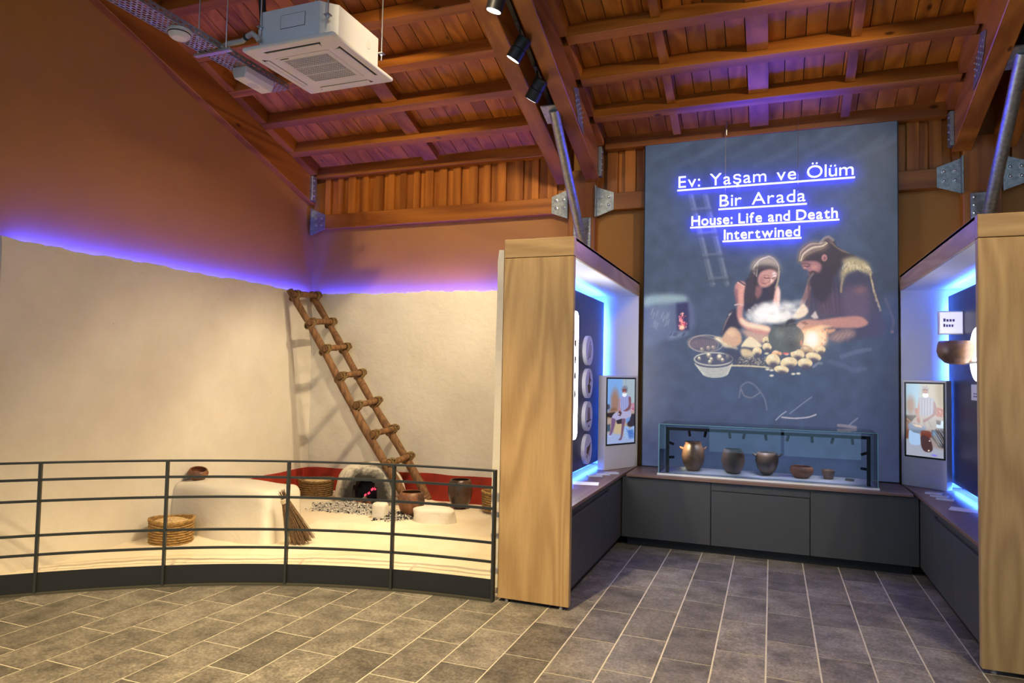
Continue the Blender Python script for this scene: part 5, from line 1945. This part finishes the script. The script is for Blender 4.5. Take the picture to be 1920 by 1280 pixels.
# ---------------------------------------------------------------- the two screens
def paint_left():
    c = Canvas(82, 75, 565, 1185, .5)
    c.poly([(60, 60), (600, 60), (600, 700), (60, 700)], (150, 172, 214), 2)
    c.poly([(60, 60), (340, 60), (330, 560), (60, 640)], (120, 168, 232), 30, .9)
    c.poly([(350, 60), (600, 60), (600, 560), (400, 560)], (166, 182, 190), 12, .9)
    c.line([(400, 75), (408, 330)], 8, (120, 140, 176), .5, 6)
    c.blob(215, 470, 110, 330, (160, 116, 92), .7, .9)
    c.blob(190, 640, 130, 110, (128, 84, 62), .8, .9)
    c.poly([(60, 640), (600, 600), (600, 1200), (60, 1200)], (176, 158, 140), 20, 1)
    c.poly([(60, 660), (220, 640), (200, 740), (60, 740)], (44, 34, 38), 10, .95)
    c.blob(100, 550, 40, 60, (70, 66, 82), .5, .9)
    c.line([(90, 730), (200, 770)], 12, (176, 138, 112), .9, 4)
    c.poly([(495, 500), (570, 490), (570, 640), (500, 650)], (188, 130, 150), 8, .95)
    for k in range(20):
        c.blob(random.uniform(500, 565), random.uniform(500, 640), 9, 9, random.choice(((150, 60, 90), (220, 200, 220))), .6, .8)
    c.poly([(480, 690), (580, 680), (580, 930), (440, 900), (430, 800)], (48, 42, 56), 10, .95)
    c.poly([(60, 1010), (260, 1000), (420, 1090), (600, 1120), (600, 1200), (60, 1200)], (150, 176, 232), 20, .8)
    c.poly([(220, 830), (400, 850), (380, 1040), (200, 1010)], (196, 176, 138), 14, .9)
    c.poly([(60, 860), (140, 840), (140, 970), (60, 970)], (58, 78, 100), 8, .9)
    # rock with frosty top
    c.poly([(370, 930), (400, 895), (450, 900), (480, 940), (530, 905), (580, 920), (580, 1130), (470, 1130), (390, 1080)], (150, 180, 226), 5, 1)
    c.poly([(430, 960), (540, 960), (575, 1110), (470, 1120)], (58, 98, 180), 16, .8)
    for k in range(40):
        c.blob(random.uniform(390, 570), random.uniform(920, 1110), 8, 8, random.choice(((214, 226, 240), (52, 90, 170))), .7, .6)
    # body
    c.poly([(290, 410), (340, 375), (430, 360), (485, 380), (500, 460), (480, 620), (440, 640), (320, 640), (290, 560)], (150, 156, 208), 4, 1)
    for k in range(9):
        c.line([(320 + 17 * k, 400), (315 + 19 * k, 620)], 4, (112, 120, 184) if k % 2 else (190, 194, 226), .6, 3)
    c.poly([(455, 390), (495, 400), (500, 500), (485, 600), (400, 650), (330, 690), (310, 670), (430, 580), (460, 520)], (128, 84, 96), 4, 1)
    c.poly([(288, 410), (310, 430), (305, 540), (330, 640), (300, 690), (270, 620), (280, 520)], (176, 132, 140), 4, .95)
    c.poly([(270, 640), (330, 630), (430, 640), (500, 640), (500, 730), (430, 800), (350, 760), (250, 800), (230, 760), (165, 745), (190, 680)], (172, 170, 206), 4, 1)
    c.poly([(235, 790), (340, 760), (340, 850), (260, 850)], (44, 38, 50), 5, .95)
    c.poly([(280, 640), (300, 620), (340, 660), (310, 720), (270, 700)], (86, 54, 56), 4, .95)
    c.blob(288, 680, 10, 18, (230, 230, 240), .5, 1)
    c.poly([(160, 750), (225, 770), (215, 870), (175, 1000), (140, 1040), (125, 1020), (155, 900)], (116, 88, 128), 4, 1)
    c.poly([(340, 770), (400, 770), (390, 860), (350, 1080), (330, 1130), (280, 1125), (320, 1070), (335, 900)], (116, 86, 112), 4, 1)
    c.poly([(410, 760), (490, 740), (480, 800), (410, 860)], (110, 150, 216), 6, .9)
    # head
    c.blob(382, 265, 62, 76, (120, 128, 150), .3, 1)
    c.blob(378, 280, 42, 50, (150, 92, 92), .35, 1)
    c.blob(380, 345, 46, 48, (236, 240, 250), .25, 1)
    c.line([(352, 262), (374, 268)], 9, (60, 36, 42), .9, 3)
    c.line([(392, 264), (412, 258)], 9, (60, 36, 42), .9, 3)
    c.line([(362, 318), (400, 316)], 7, (120, 60, 66), .8, 3)
    for k in range(24):
        a = 3.3 + k * .12
        c.line([(380 + 44 * math.cos(a), 262 + 50 * math.sin(a)), (384 + 66 * math.cos(a), 262 + 78 * math.sin(a))], 6, random.choice(((164, 170, 186), (104, 112, 134))), .4, 5)
    c.blob(70 + 60, 1050, 40, 20, (190, 206, 246), .9, .6)
    return c


def paint_right():
    c = Canvas(58, 128, 606, 1205, .5)
    c.poly([(40, 100), (640, 100), (640, 700), (40, 700)], (176, 170, 150), 2)
    c.poly([(40, 100), (290, 100), (260, 560), (40, 700)], (140, 186, 214), 40, .9)
    c.blob(130, 460, 110, 230, (150, 118, 98), .8, .95)
    c.poly([(500, 100), (640, 100), (640, 520), (520, 480)], (140, 122, 92), 40, .9)
    c.poly([(40, 600), (640, 600), (640, 1230), (40, 1230)], (162, 148, 142), 12, 1)
    c.poly([(40, 610), (230, 600), (150, 700), (40, 720)], (52, 40, 32), 12, .95)
    c.line([(70, 660), (120, 700)], 16, (160, 104, 70), .9, 5)
    c.poly([(40, 700), (110, 700), (100, 960), (40, 960)], (112, 70, 52), 10, .9)
    c.poly([(500, 470), (610, 480), (610, 600), (505, 600)], (160, 74, 60), 8, .95)
    c.poly([(190, 500), (240, 490), (240, 580), (195, 590)], (158, 84, 72), 8, .9)
    for k in range(26):
        c.blob(random.uniform(510, 605), random.uniform(470, 600), 10, 9, random.choice(((214, 170, 140), (120, 36, 36))), .6, .8)
    c.poly([(500, 660), (620, 660), (620, 790), (500, 760)], (196, 220, 236), 6, .95)
    c.poly([(490, 650), (570, 660), (560, 720), (500, 710)], (44, 40, 42), 6, .9)
    c.poly([(440, 780), (620, 770), (620, 1060), (540, 1040), (430, 900)], (64, 62, 70), 10, .95)
    for k in range(40):
        x0, y0 = random.uniform(430, 600), random.uniform(770, 900)
        c.line([(x0, y0), (x0 + 90, y0 + 150)], 5, random.choice(((150, 170, 200), (40, 36, 40), (186, 176, 160))), .6, 2)
    c.poly([(40, 960), (300, 1030), (640, 1090), (640, 1230), (40, 1230)], (168, 176, 196), 14, .85)
    # seated body
    c.poly([(130, 730), (220, 620), (480, 610), (500, 740), (470, 800), (330, 770), (160, 770)], (160, 152, 148), 5, 1)
    for k in range(6):
        c.line([(230 + 30 * k, 640), (200 + 46 * k, 760)], 6, (112, 104, 110) if k % 2 else (190, 182, 172), .55, 4)
    c.poly([(245, 350), (300, 330), (430, 330), (475, 355), (505, 460), (490, 520), (440, 590), (270, 600), (250, 540)], (148, 152, 168), 4, 1)
    for k in range(9):
        c.line([(280 + 20 * k, 350), (270 + 21 * k, 590)], 5, (112, 118, 140) if k % 2 else (182, 184, 192), .55, 4)
    c.poly([(240, 390), (262, 480), (258, 600), (270, 680), (240, 710), (215, 680), (225, 600), (235, 500)], (168, 116, 106), 4, 1)
    c.poly([(470, 370), (510, 470), (510, 560), (440, 620), (350, 690), (310, 690), (320, 660), (430, 590), (460, 530)], (132, 92, 90), 4, 1)
    c.poly([(215, 640), (250, 640), (270, 700), (240, 715)], (150, 100, 88), 3, 1)
    # stones and shining jug
    c.poly([(90, 740), (150, 720), (330, 760), (350, 800), (270, 860), (170, 860), (100, 810)], (112, 130, 156), 5, 1)
    c.poly([(140, 730), (280, 745), (300, 780), (200, 770)], (214, 180, 150), 5, .95)
    c.poly([(105, 830), (170, 860), (260, 880), (275, 1010), (230, 1045), (140, 1040), (95, 980)], (170, 200, 236), 5, 1)
    c.poly([(280, 830), (350, 815), (420, 830), (430, 900), (390, 940), (290, 920)], (120, 60, 48), 5, 1)
    c.poly([(275, 910), (340, 890), (420, 950), (450, 1080), (410, 1130), (330, 1125), (285, 1060)], (76, 54, 56), 5, 1)
    c.blob(405, 965, 16, 16, (255, 244, 222), .8, 1)
    c.blob(392, 1108, 22, 18, (255, 240, 216), .8, 1)
    c.blob(470, 1170, 70, 26, (126, 110, 240), .9, .8)
    c.blob(470, 850, 40, 70, (116, 170, 220), .9, .6)
    # head
    c.blob(345, 230, 60, 76, (150, 148, 152), .3, 1)
    c.blob(347, 235, 44, 50, (158, 112, 100), .35, 1)
    c.blob(350, 295, 50, 42, (232, 238, 246), .25, 1)
    c.line([(318, 212), (340, 214)], 9, (64, 44, 44), .9, 3)
    c.line([(358, 214), (382, 210)], 9, (64, 44, 44), .9, 3)
    c.line([(330, 262), (370, 262)], 8, (110, 62, 60), .8, 3)
    for k in range(20):
        a = 3.3 + k * .14
        c.line([(347 + 42 * math.cos(a), 215 + 46 * math.sin(a)), (347 + 60 * math.cos(a), 215 + 66 * math.sin(a))], 6, random.choice(((176, 172, 170), (136, 132, 136))), .4, 5)
    return c


def kiosk(label, p0, p1, thick, z0, z1, u0, u1, sz0, sz1, cv_, mat):
    """slim slab whose front runs from p0 to p1 (left to right for the viewer)"""
    p0, p1 = Vector((*p0, 0)), Vector((*p1, 0))
    d = (p1 - p0).normalized()
    nrm = Vector((d.y, -d.x, 0))             # towards the viewer
    L = (p1 - p0).length
    t = thing('screen_kiosk', label, 'screen', ((p0.x + p1.x) / 2, (p0.y + p1.y) / 2, z0))
    MB().obox((p0 + p1) / 2 - nrm * thick / 2 + Vector((0, 0, (z0 + z1) / 2)), d * (L / 2), nrm * (thick / 2), (0, 0, (z1 - z0) / 2)).build('housing', M_WHITE, t, bevel=.003)
    a, b = p0 + d * (L * u0), p0 + d * (L * u1)
    bz = MB()
    f = .014
    for q0, q1, za, zb_ in ((a, a + d * f, sz0, sz1), (b - d * f, b, sz0, sz1), (a + d * f, b - d * f, sz0, sz0 + f), (a + d * f, b - d * f, sz1 - f, sz1)):
        bz.obox((q0 + q1) / 2 + nrm * .002 + Vector((0, 0, (za + zb_) / 2)), (q1 - q0) / 2, nrm * .0022, (0, 0, (zb_ - za) / 2))
    bz.build('bezel', M_BLACK, t)
    nu_, nv_ = 120, 240
    uu, vv = np.meshgrid(np.linspace(0, 1, nu_ + 1), np.linspace(0, 1, nv_ + 1))
    a2, b2_ = a + d * f, b - d * f
    P = np.zeros((nv_ + 1, nu_ + 1, 3))
    P[..., 0] = a2.x + (b2_.x - a2.x) * uu + nrm.x * .001
    P[..., 1] = a2.y + (b2_.y - a2.y) * uu + nrm.y * .001
    P[..., 2] = sz0 + f + (sz1 - sz0 - 2 * f) * vv
    cols = cv_.sample(cv_.x0 + uu * (cv_.w / cv_.k), cv_.y0 + (1 - vv) * (cv_.h / cv_.k))
    picture_mesh('screen', P, cols, nu_, nv_, mat, t)
    return t


M_SCREEN = attr_print('screen_picture', .95, .12, .15)
kiosk('white upright screen left of the poster, showing a seated bearded man', (-1.505, 6.50), (-1.283, 6.93), .088, ZC + .001, 1.585, .03, .965, .905, 1.567, paint_left(), M_SCREEN)
kiosk('white upright screen right of the poster, showing a seated man and stones', (1.095, 6.945), (1.382, 6.715), .085, ZC + .001, 1.60, .04, .975, .925, 1.582, paint_right(), M_SCREEN)

# ================================================================== NEON TITLE
YS = 6.955
ns = thing('neon_sign', 'white and blue neon title in four underlined lines before the poster', 'neon sign', (-.09, YS, 2.9))


def glyph(ch, off):
    cu = bpy.data.curves.new('glyph', 'FONT')
    cu.body = ch
    cu.size = 1.0
    cu.offset = off
    cu.extrude = 0.0
    cu.resolution_u = 4
    ob = bpy.data.objects.new('glyph', cu)
    C.objects.link(ob)
    dg = bpy.context.evaluated_depsgraph_get()
    me = bpy.data.meshes.new_from_object(ob.evaluated_get(dg))
    vs_ = [tuple(v.co) for v in me.vertices]
    fs_ = [tuple(p.vertices) for p in me.polygons]
    bpy.data.objects.remove(ob)
    bpy.data.curves.remove(cu)
    bpy.data.meshes.remove(me)
    return vs_, fs_


_gc = {}


def gl(ch, off):
    if (ch, off) not in _gc:
        _gc[(ch, off)] = glyph(ch, off)
    return _gc[(ch, off)]


def neon_line(txt, x0, x1, zbase, cap, off, zu, face, uth, space=.22, gapk=.13):
    cv0, _ = gl('H', off)
    hcap = max(v[1] for v in cv0)
    k = cap / hcap
    adv, boxes = [], []
    for ch in txt:
        if ch == ' ':
            adv.append((0, space))
            continue
        vs_, _ = gl(ch, off)
        a, b = min(v[0] for v in vs_), max(v[0] for v in vs_)
        adv.append((a, b - a))
    gap = gapk * cap
    kx = (x1 - x0 - gap * (len(txt) - 1)) / sum(w for _, w in adv)
    x = x0
    th = .016
    for ch, (a, w) in zip(txt, adv):
        if ch != ' ':
            vs_, fs_ = gl(ch, off)
            n_ = len(vs_)
            pts = [(x + (v[0] - a) * kx, YS - th, zbase + v[1] * k) for v in vs_] + [(x + (v[0] - a) * kx, YS, zbase + v[1] * k) for v in vs_]
            # boundary edges give the side walls
            cnt = {}
            for f in fs_:
                for i in range(len(f)):
                    e = (f[i], f[(i + 1) % len(f)])
                    cnt[e] = cnt.get(e, 0) + 1
            mb = MB()
            mb.add(pts, list(fs_), 0)
            side = [(e[1], e[0], e[0] + n_, e[1] + n_) for e in cnt if (e[1], e[0]) not in cnt]
            mb.f += side
            mb.m += [1] * len(side)
            back = [tuple(i + n_ for i in reversed(f)) for f in fs_]
            mb.f += back
            mb.m += [1] * len(back)
            mb.build('letter', [face, M_NEON_SIDE], ns)
        x += w * kx + gap
    mb = MB()
    mb.box(x0 - .012, x1 + .012, YS - th, YS - th + .001, zu, zu + uth, 0)
    mb.box(x0 - .012, x1 + .012, YS - th + .0011, YS, zu, zu + uth, 1)
    mb.build('underline', [face, M_NEON_SIDE], ns)


neon_line('Ev: Ya\u015fam ve \u00d6l\u00fcm', -.885, .705, 3.492, .115, -.004, 3.459, M_NEON_FRONT, .014, .30, .17)
neon_line('Bir Arada', -.485, .295, 3.274, .115, -.004, 3.240, M_NEON_FRONT, .014, .30, .17)
neon_line('House: Life and Death', -.755, .572, 3.098, .096, .009, 3.072, M_NEON_BOLD, .014)
neon_line('Intertwined', -.444, .248, 2.944, .096, .009, 2.918, M_NEON_BOLD, .014)
for xw, zb_ in ((-.433, 3.50), (.23, 3.50)):
    MB().tube([(xw, YS + .008, 3.26), (xw, YS + .008, 4.11)], .0022, 6).build('suspension_wire', M_STEEL, ns)
MB().tube([(-.425, YS - .015, 3.98), (-.425, YS - .015, 4.16)], .008, 8).build('suspension_rod', M_STEEL, ns)

# ================================================================== CEILING SERVICES
# ---- ceiling cassette air conditioner
ax0, ax1, ay0, ay1, az = -3.79, -2.96, 4.01, 4.85, 4.0
ac = thing('air_conditioner', 'white ceiling cassette air conditioner hanging on four rods', 'air conditioner', ((ax0 + ax1) / 2, (ay0 + ay1) / 2, az))
MB().box(ax0, ax1, ay0, ay1, az, az + .035).build('face_panel', M_AC_WHITE, ac, bevel=.014, seg=3)
bxa, bxb, bya, byb, bz0, bz1 = ax0 + .12, ax1 - .06, ay0 + .05, ay1 - .07, az + .03, az + .31
MB().box(bxa + .002, bxb - .10, bya, bya + .012, bz0, bz1).build('front_plate', M_AC_STEEL, ac)
MB().prism([(bxa, bya + .012, bz0), (bxb - .10, bya + .001, bz0), (bxb, bya + .10, bz0), (bxb, byb - .08, bz0), (bxb - .08, byb, bz0), (bxa, byb, bz0)], (0, 0, bz1 - bz0)).build('casing', M_AC_WHITE, ac, bevel=.004, seg=1)
MB().box(bxa + .20, bxa + .42, bya - .003, bya, bz0 + .12, bz0 + .22).build('cover_plate', M_AC_STEEL, ac)
m = MB()
for x_ in (bxa + .198, bxa + .420):
    m.box(x_, x_ + .002, bya - .0035, bya, bz0 + .12, bz0 + .22)
for z_ in (bz0 + .118, bz0 + .220):
    m.box(bxa + .198, bxa + .422, bya - .0035, bya, z_, z_ + .002)
m.build('plate_seam', M_DARK_SLOT, ac)
cxm, cym = (ax0 + ax1) / 2, (ay0 + ay1) / 2
R1, w1 = .335, .050
for k, (dx, dy) in enumerate(((0, -1), (1, 0), (0, 1), (-1, 0))):
    L = .26
    a = Vector((-dy, dx, 0))
    c = Vector((cxm, cym, az)) + Vector((dx, dy, 0)) * R1
    pts = []
    for s_, e_ in ((-1, -1), (1, -1), (1, 1), (-1, 1)):
        pts.append(c + a * (L - (.03 if e_ > 0 else 0)) * s_ * -1 + Vector((dx, dy, 0)) * w1 * .5 * e_ * -1)
    slot = MB().prism([p + Vector((0, 0, -.0015)) for p in pts], (0, 0, .003)).build('air_slot', M_DARK_SLOT, ac)
    c2 = c - Vector((dx, dy, 0)) * .006
    MB().obox(c2 + Vector((0, 0, -.005)), a * (L - .02), Vector((dx, dy, 0)) * .019, (0, 0, .0035)).build('flap', M_AC_WHITE, slot, bevel=.002, seg=1)
gr = MB().box(cxm - .245, cxm + .245, cym - .245, cym + .245, az - .004, az + .001).build('grille_frame', M_AC_WHITE, ac, bevel=.002, seg=1)
MB().box(cxm - .20, cxm + .20, cym - .195, cym + .195, az - .0045, az - .0035).build('grille_recess', M_DARK_SLOT, ac)
gm = MB()
for k in range(24):
    x_ = cxm - .195 + .39 * k / 23
    gm.box(x_ - .0035, x_ + .0035, cym - .195, cym + .195, az - .009, az - .0035)
for k in range(16):
    y_ = cym - .19 + .38 * k / 15
    gm.box(cxm - .198, cxm + .198, y_ - .0035, y_ + .0035, az - .009, az - .0035)
for y_ in (cym - .065, cym + .065):
    gm.box(cxm - .20, cxm + .20, y_ - .007, y_ + .007, az - .010, az - .0035)
gm.build('grille', M_AC_WHITE, ac)
MB().box(cxm - .215, cxm - .135, cym - .228, cym - .218, az - .0052, az - .0035).build('name_mark', M_DARK_SLOT, ac)
for x_, y_ in ((bxa + .02, bya - .01), (bxb - .03, bya + .005), (bxb + .02, byb - .06), (bxa - .02, byb - .04)):
    MB().tube([(x_, y_, bz0 + .10), (x_, y_, zb(y_) - .01)], .006, 8).build('threaded_rod', M_STEEL, ac, smooth=True)
    MB().box(x_ - .022, x_ + .022, y_ - .022, y_ + .022, bz0 + .155, bz0 + .163).build('hanger_lug', M_STEEL, ac)
    MB().tube([(x_, y_, bz0 + .140), (x_, y_, bz0 + .153)], .012, 6).build('nut', M_STEEL, ac)
MB().prism([(bxb + .001, 4.55 + .035 * math.cos(q), bz0 + .16 + .035 * math.sin(q)) for q in [6.2832 * i / 24 for i in range(24)]], (.002, 0, 0)).build('knockout', plain('knockout_white', (.74, .73, .68), .5), ac)

# ---- perforated cable tray
ty0, ty1, tx0, tx1, tz = 0.6, 4.71, -4.105, -3.915, 4.0
tr = thing('cable_tray', 'perforated galvanised cable tray hung below the roof', 'cable tray', ((tx0 + tx1) / 2, 2.7, tz))
m = MB()
nrow = 7
wr = (tx1 - tx0) / nrow
for k in range(nrow + 1):
    x_ = tx0 + wr * k
    m.box(x_ - .0045, x_ + .0045, ty0, ty1, tz, tz + .0015)
for k in range(nrow):
    x_ = tx0 + wr * k
    y_ = ty0 + (.02 if k % 2 else 0)
    while y_ < ty1 - .012:
        m.box(x_ + .0045, x_ + wr - .0045, y_, y_ + .014, tz, tz + .0015)
        y_ += .042
m.build('perforated_base', M_GALV, tr)
for x_ in (tx0, tx1):
    m = MB()
    m.box(x_ - .001, x_ + .001, ty0, ty1, tz, tz + .022).box(x_ - .001, x_ + .001, ty0, ty1, tz + .034, tz + .055)
    y_ = ty0
    while y_ < ty1:
        m.box(x_ - .001, x_ + .001, y_, min(ty1, y_ + .024), tz + .022, tz + .034)
        y_ += .056
    m.build('side_flange', M_GALV, tr)
for y_ in (2.4, 3.93):
    MB().box(tx0 - .06, tx1 + .10, y_ - .02, y_ + .02, tz - .022, tz - .001).build('support_strut', M_STEEL, tr, bevel=.003, seg=1)
    for x_ in (tx0 - .035, tx1 + .05):
        MB().tube([(x_, y_, tz - .03), (x_, y_, zb(y_) - .01)], .005, 8).build('threaded_rod', M_STEEL, tr, smooth=True)
cb = MB()
for k, x_ in enumerate((-4.06, -4.045)):
    cb.tube([(x_ + .006 * math.sin(y_ * 3 + k), y_, tz + .012) for y_ in np.linspace(ty0, 4.3, 24)], .006, 6)
tag(cb.build('cables', plain('cable_orange', (.45, .09, .03), .6), None, origin=(-4.0, 2.7, tz)), 'orange cables lying in the perforated tray', 'cable', 'cables in the tray')
stuff(C.objects['cables'])
# ---- smoke detector and emergency light under the tray
sd_ = thing('smoke_detector', 'round white smoke detector under the cable tray', 'smoke detector', (-3.975, 3.60, tz))
MB().lathe([(.05, -.062), (.066, -.050), (.076, -.030), (.074, -.024), (.080, -.018), (.080, -.001)], (-3.975, 3.60, tz), 32).build('housing', M_AC_WHITE, sd_, smooth=True, sharp=30)
MB().lathe([(.0775, -.032), (.0785, -.026)], (-3.975, 3.60, tz), 32).build('vent_slot', M_DARK_SLOT, sd_)
el = thing('emergency_light', 'small white emergency lamp box under the end of the cable tray', 'emergency light', (-3.985, 4.36, tz))
MB().prism([(-4.055, 4.20, tz - .001), (-3.915, 4.20, tz - .001), (-3.915, 4.20, tz - .05), (-3.935, 4.20, tz - .095), (-4.035, 4.20, tz - .095), (-4.055, 4.20, tz - .05)], (0, .32, 0)).build('housing', M_AC_WHITE, el, bevel=.006)
MB().prism([(-3.985 + .04 * math.cos(q), 4.36 + .055 * math.sin(q), tz - .0965) for q in [6.2832 * i / 24 for i in range(24)]], (0, 0, .002)).build('lens', plain('lamp_diffuser', (.66, .63, .58), .35), el)

# ---- pipes to the unit
p = thing('refrigerant_pipe', 'black insulated pipe rising from the air conditioner to the roof', 'pipe', (-3.85, 4.3, 4.1))
MB().tube([(-3.67, 4.42, 4.12), (-3.78, 4.42, 4.12), (-3.85, 4.40, 4.13), (-3.875, 4.36, 4.18), (-3.86, 4.30, 4.45), (-3.84, 4.24, 4.75), (-3.83, 4.2, zb(4.2) - .04)], .028, 12).build('insulated_tube', M_PIPE_BLACK, p, smooth=True)
o = MB().tube([(-3.95, 3.5, 4.62), (-3.93, 3.9, 4.55), (-3.93, 4.02, 4.52), (-3.91, 4.08, 4.56), (-3.90, 4.10, 4.75), (-3.90, 4.1, zb(4.1) - .16)], .028, 12).build('refrigerant_pipe', M_PIPE_BLACK, None, smooth=True, origin=(-3.92, 4, 4.5))
tag(o, 'black bent pipe above the cable tray, cut by the top picture edge', 'pipe')
cd = thing('drain_conduit', 'grey drain conduit bending from the cable tray to the air conditioner', 'pipe', (-3.8, 4.1, 4.08))
MB().tube([(-3.64, 4.03, 4.07), (-3.66, 4.02, 4.10), (-3.70, 4.02, 4.135), (-3.76, 4.04, 4.135), (-3.83, 4.06, 4.115), (-3.93, 4.02, 4.09), (-3.98, 4.0, 4.06)], .020, 12).build('hose', M_PIPE_GREY, cd, smooth=True)
MB().tube([(-3.77, 4.042, 4.134), (-3.795, 4.05, 4.128)], .0235, 12).build('clamp', M_DARK_SLOT, cd)
o = MB().tube([(-4.02, 2.8, 4.72), (-3.90, 3.55, 4.55), (-3.86, 3.7, 4.52)], .030, 12).build('conduit', M_PIPE_GREY, None, smooth=True, origin=(-3.95, 3.3, 4.6))
tag(o, 'short grey conduit above the cable tray at the top edge', 'pipe')
o = MB().obox((-3.70, 4.22, 4.17), (.05, .02, .0), (-.03, .10, .0), (0, 0, .045)).build('pump_box', M_AC_WHITE, None, bevel=.004, origin=(-3.7, 4.22, 4.17))
tag(o, 'small white pump box beside the air conditioner casing', 'box')

# ---- lighting track with spotlights between the paired rafters
def track(xc, label):
    o = MB()
    a, b = Vector((xc, 6.2, zr(6.2) + .13)), Vector((xc, -1.2, zr(-1.2) + .13))
    o.obox((a + b) / 2, (.018, 0, 0), (b - a) / 2, NR * .014)
    t_ = o.build('light_track', M_BLACK, None, origin=(xc, 6.2, zr(6.2)))
    return tag(t_, label, 'light track')


track(-1.945, 'black lighting track between the paired rafters')
track(1.735, 'black lighting track between the paired rafters at the right')


def spotlight(xc, y, aim, power, deg, label, blend=.55, drop=.20, size=.035, col=WARM):
    top = Vector((xc, y, zr(y) + .108))
    head = Vector((xc, y, zr(y) + .118 - drop))
    t_ = thing('track_spotlight', label, 'spotlight', top)
    d = (Vector(aim) - head).normalized()
    MB().obox(top + Vector((0, 0, -.012)), (.016, 0, 0), SL * .05, NR * .012).build('adapter', M_BLACK, t_)
    MB().tube([top + Vector((0, 0, -.02)), head + Vector((0, 0, .045)) - d * .02], .010, 8).build('stem', M_BLACK, t_, smooth=True)
    back, fr_ = head - d * .095, head + d * .095
    bd = MB().tube([back, back + d * .012, head - d * .004, head, head + d * .004, fr_], [.056, .062, .062, .058, .064, .064], 24).build('lamp_head', M_BLACK, t_, smooth=True, sharp=40)
    MB().tube([fr_ + d * .0005, fr_ + d * .002], .055, 24).build('lens', M_LENS, bd)
    spot_lamp('spot_beam', fr_ + d * .01, fr_ + d, power, deg, blend, size, col, t_)
    return t_


spotlight(-1.93, 5.53, (-4.4, 6.6, .8), 370, 62, 'black track spotlight closest to the back wall')
spotlight(-1.93, 5.08, (-4.8, 5.3, .1), 235, 62, 'black track spotlight in the middle of the visible three')
spotlight(-1.93, 4.60, (-3.4, 4.9, .0), 190, 64, 'black track spotlight touching the top picture edge')
spotlight(1.735, 3.6, (-5.2, 4.7, 1.2), 480, 44, 'unseen black track spotlight added to light the left plaster wall', 1.0, size=.10)  # out of view, added to brighten the plaster wall and air conditioner
spotlight(-1.93, 3.2, (-3.5, 7.0, 3.3), 330, 64, 'unseen black track spotlight added to light the ochre back wall', 1.0)  # out of view, added to warm the ochre back wall
spotlight(1.735, 4.2, (-1.2, 7.0, 3.4), 170, 70, 'unseen black track spotlight added to light the wall beside the poster', 1.0)  # out of view, added to lift the wall round the poster
# unseen spotlights added on the same tracks as fill for frames and floor
spotlight(-1.93, 2.6, (-1.6, 4.4, 1.0), 380, 60, 'unseen black track spotlight added to light the left oak frame')
spotlight(-1.93, 1.2, (-2.4, 2.7, 0), 1700, 62, 'unseen black track spotlight added to light the stone floor', col=(1.0, .74, .36))
spotlight(1.735, 2.6, (1.6, 4.4, 1.2), 300, 80, 'unseen black track spotlight added to light the right oak frame')
spotlight(1.735, 1.2, (0.2, 4.6, 0), 300, 80, 'unseen black track spotlight added to light the floor between the frames')
spotlight(-1.93, 0.2, (-3.3, 2.0, 0), 1350, 54, 'unseen black track spotlight added to light the floor before the railing', .8, col=(1.0, .74, .36))

for o in bpy.data.objects:
    if '_o' in o:
        del o['_o']
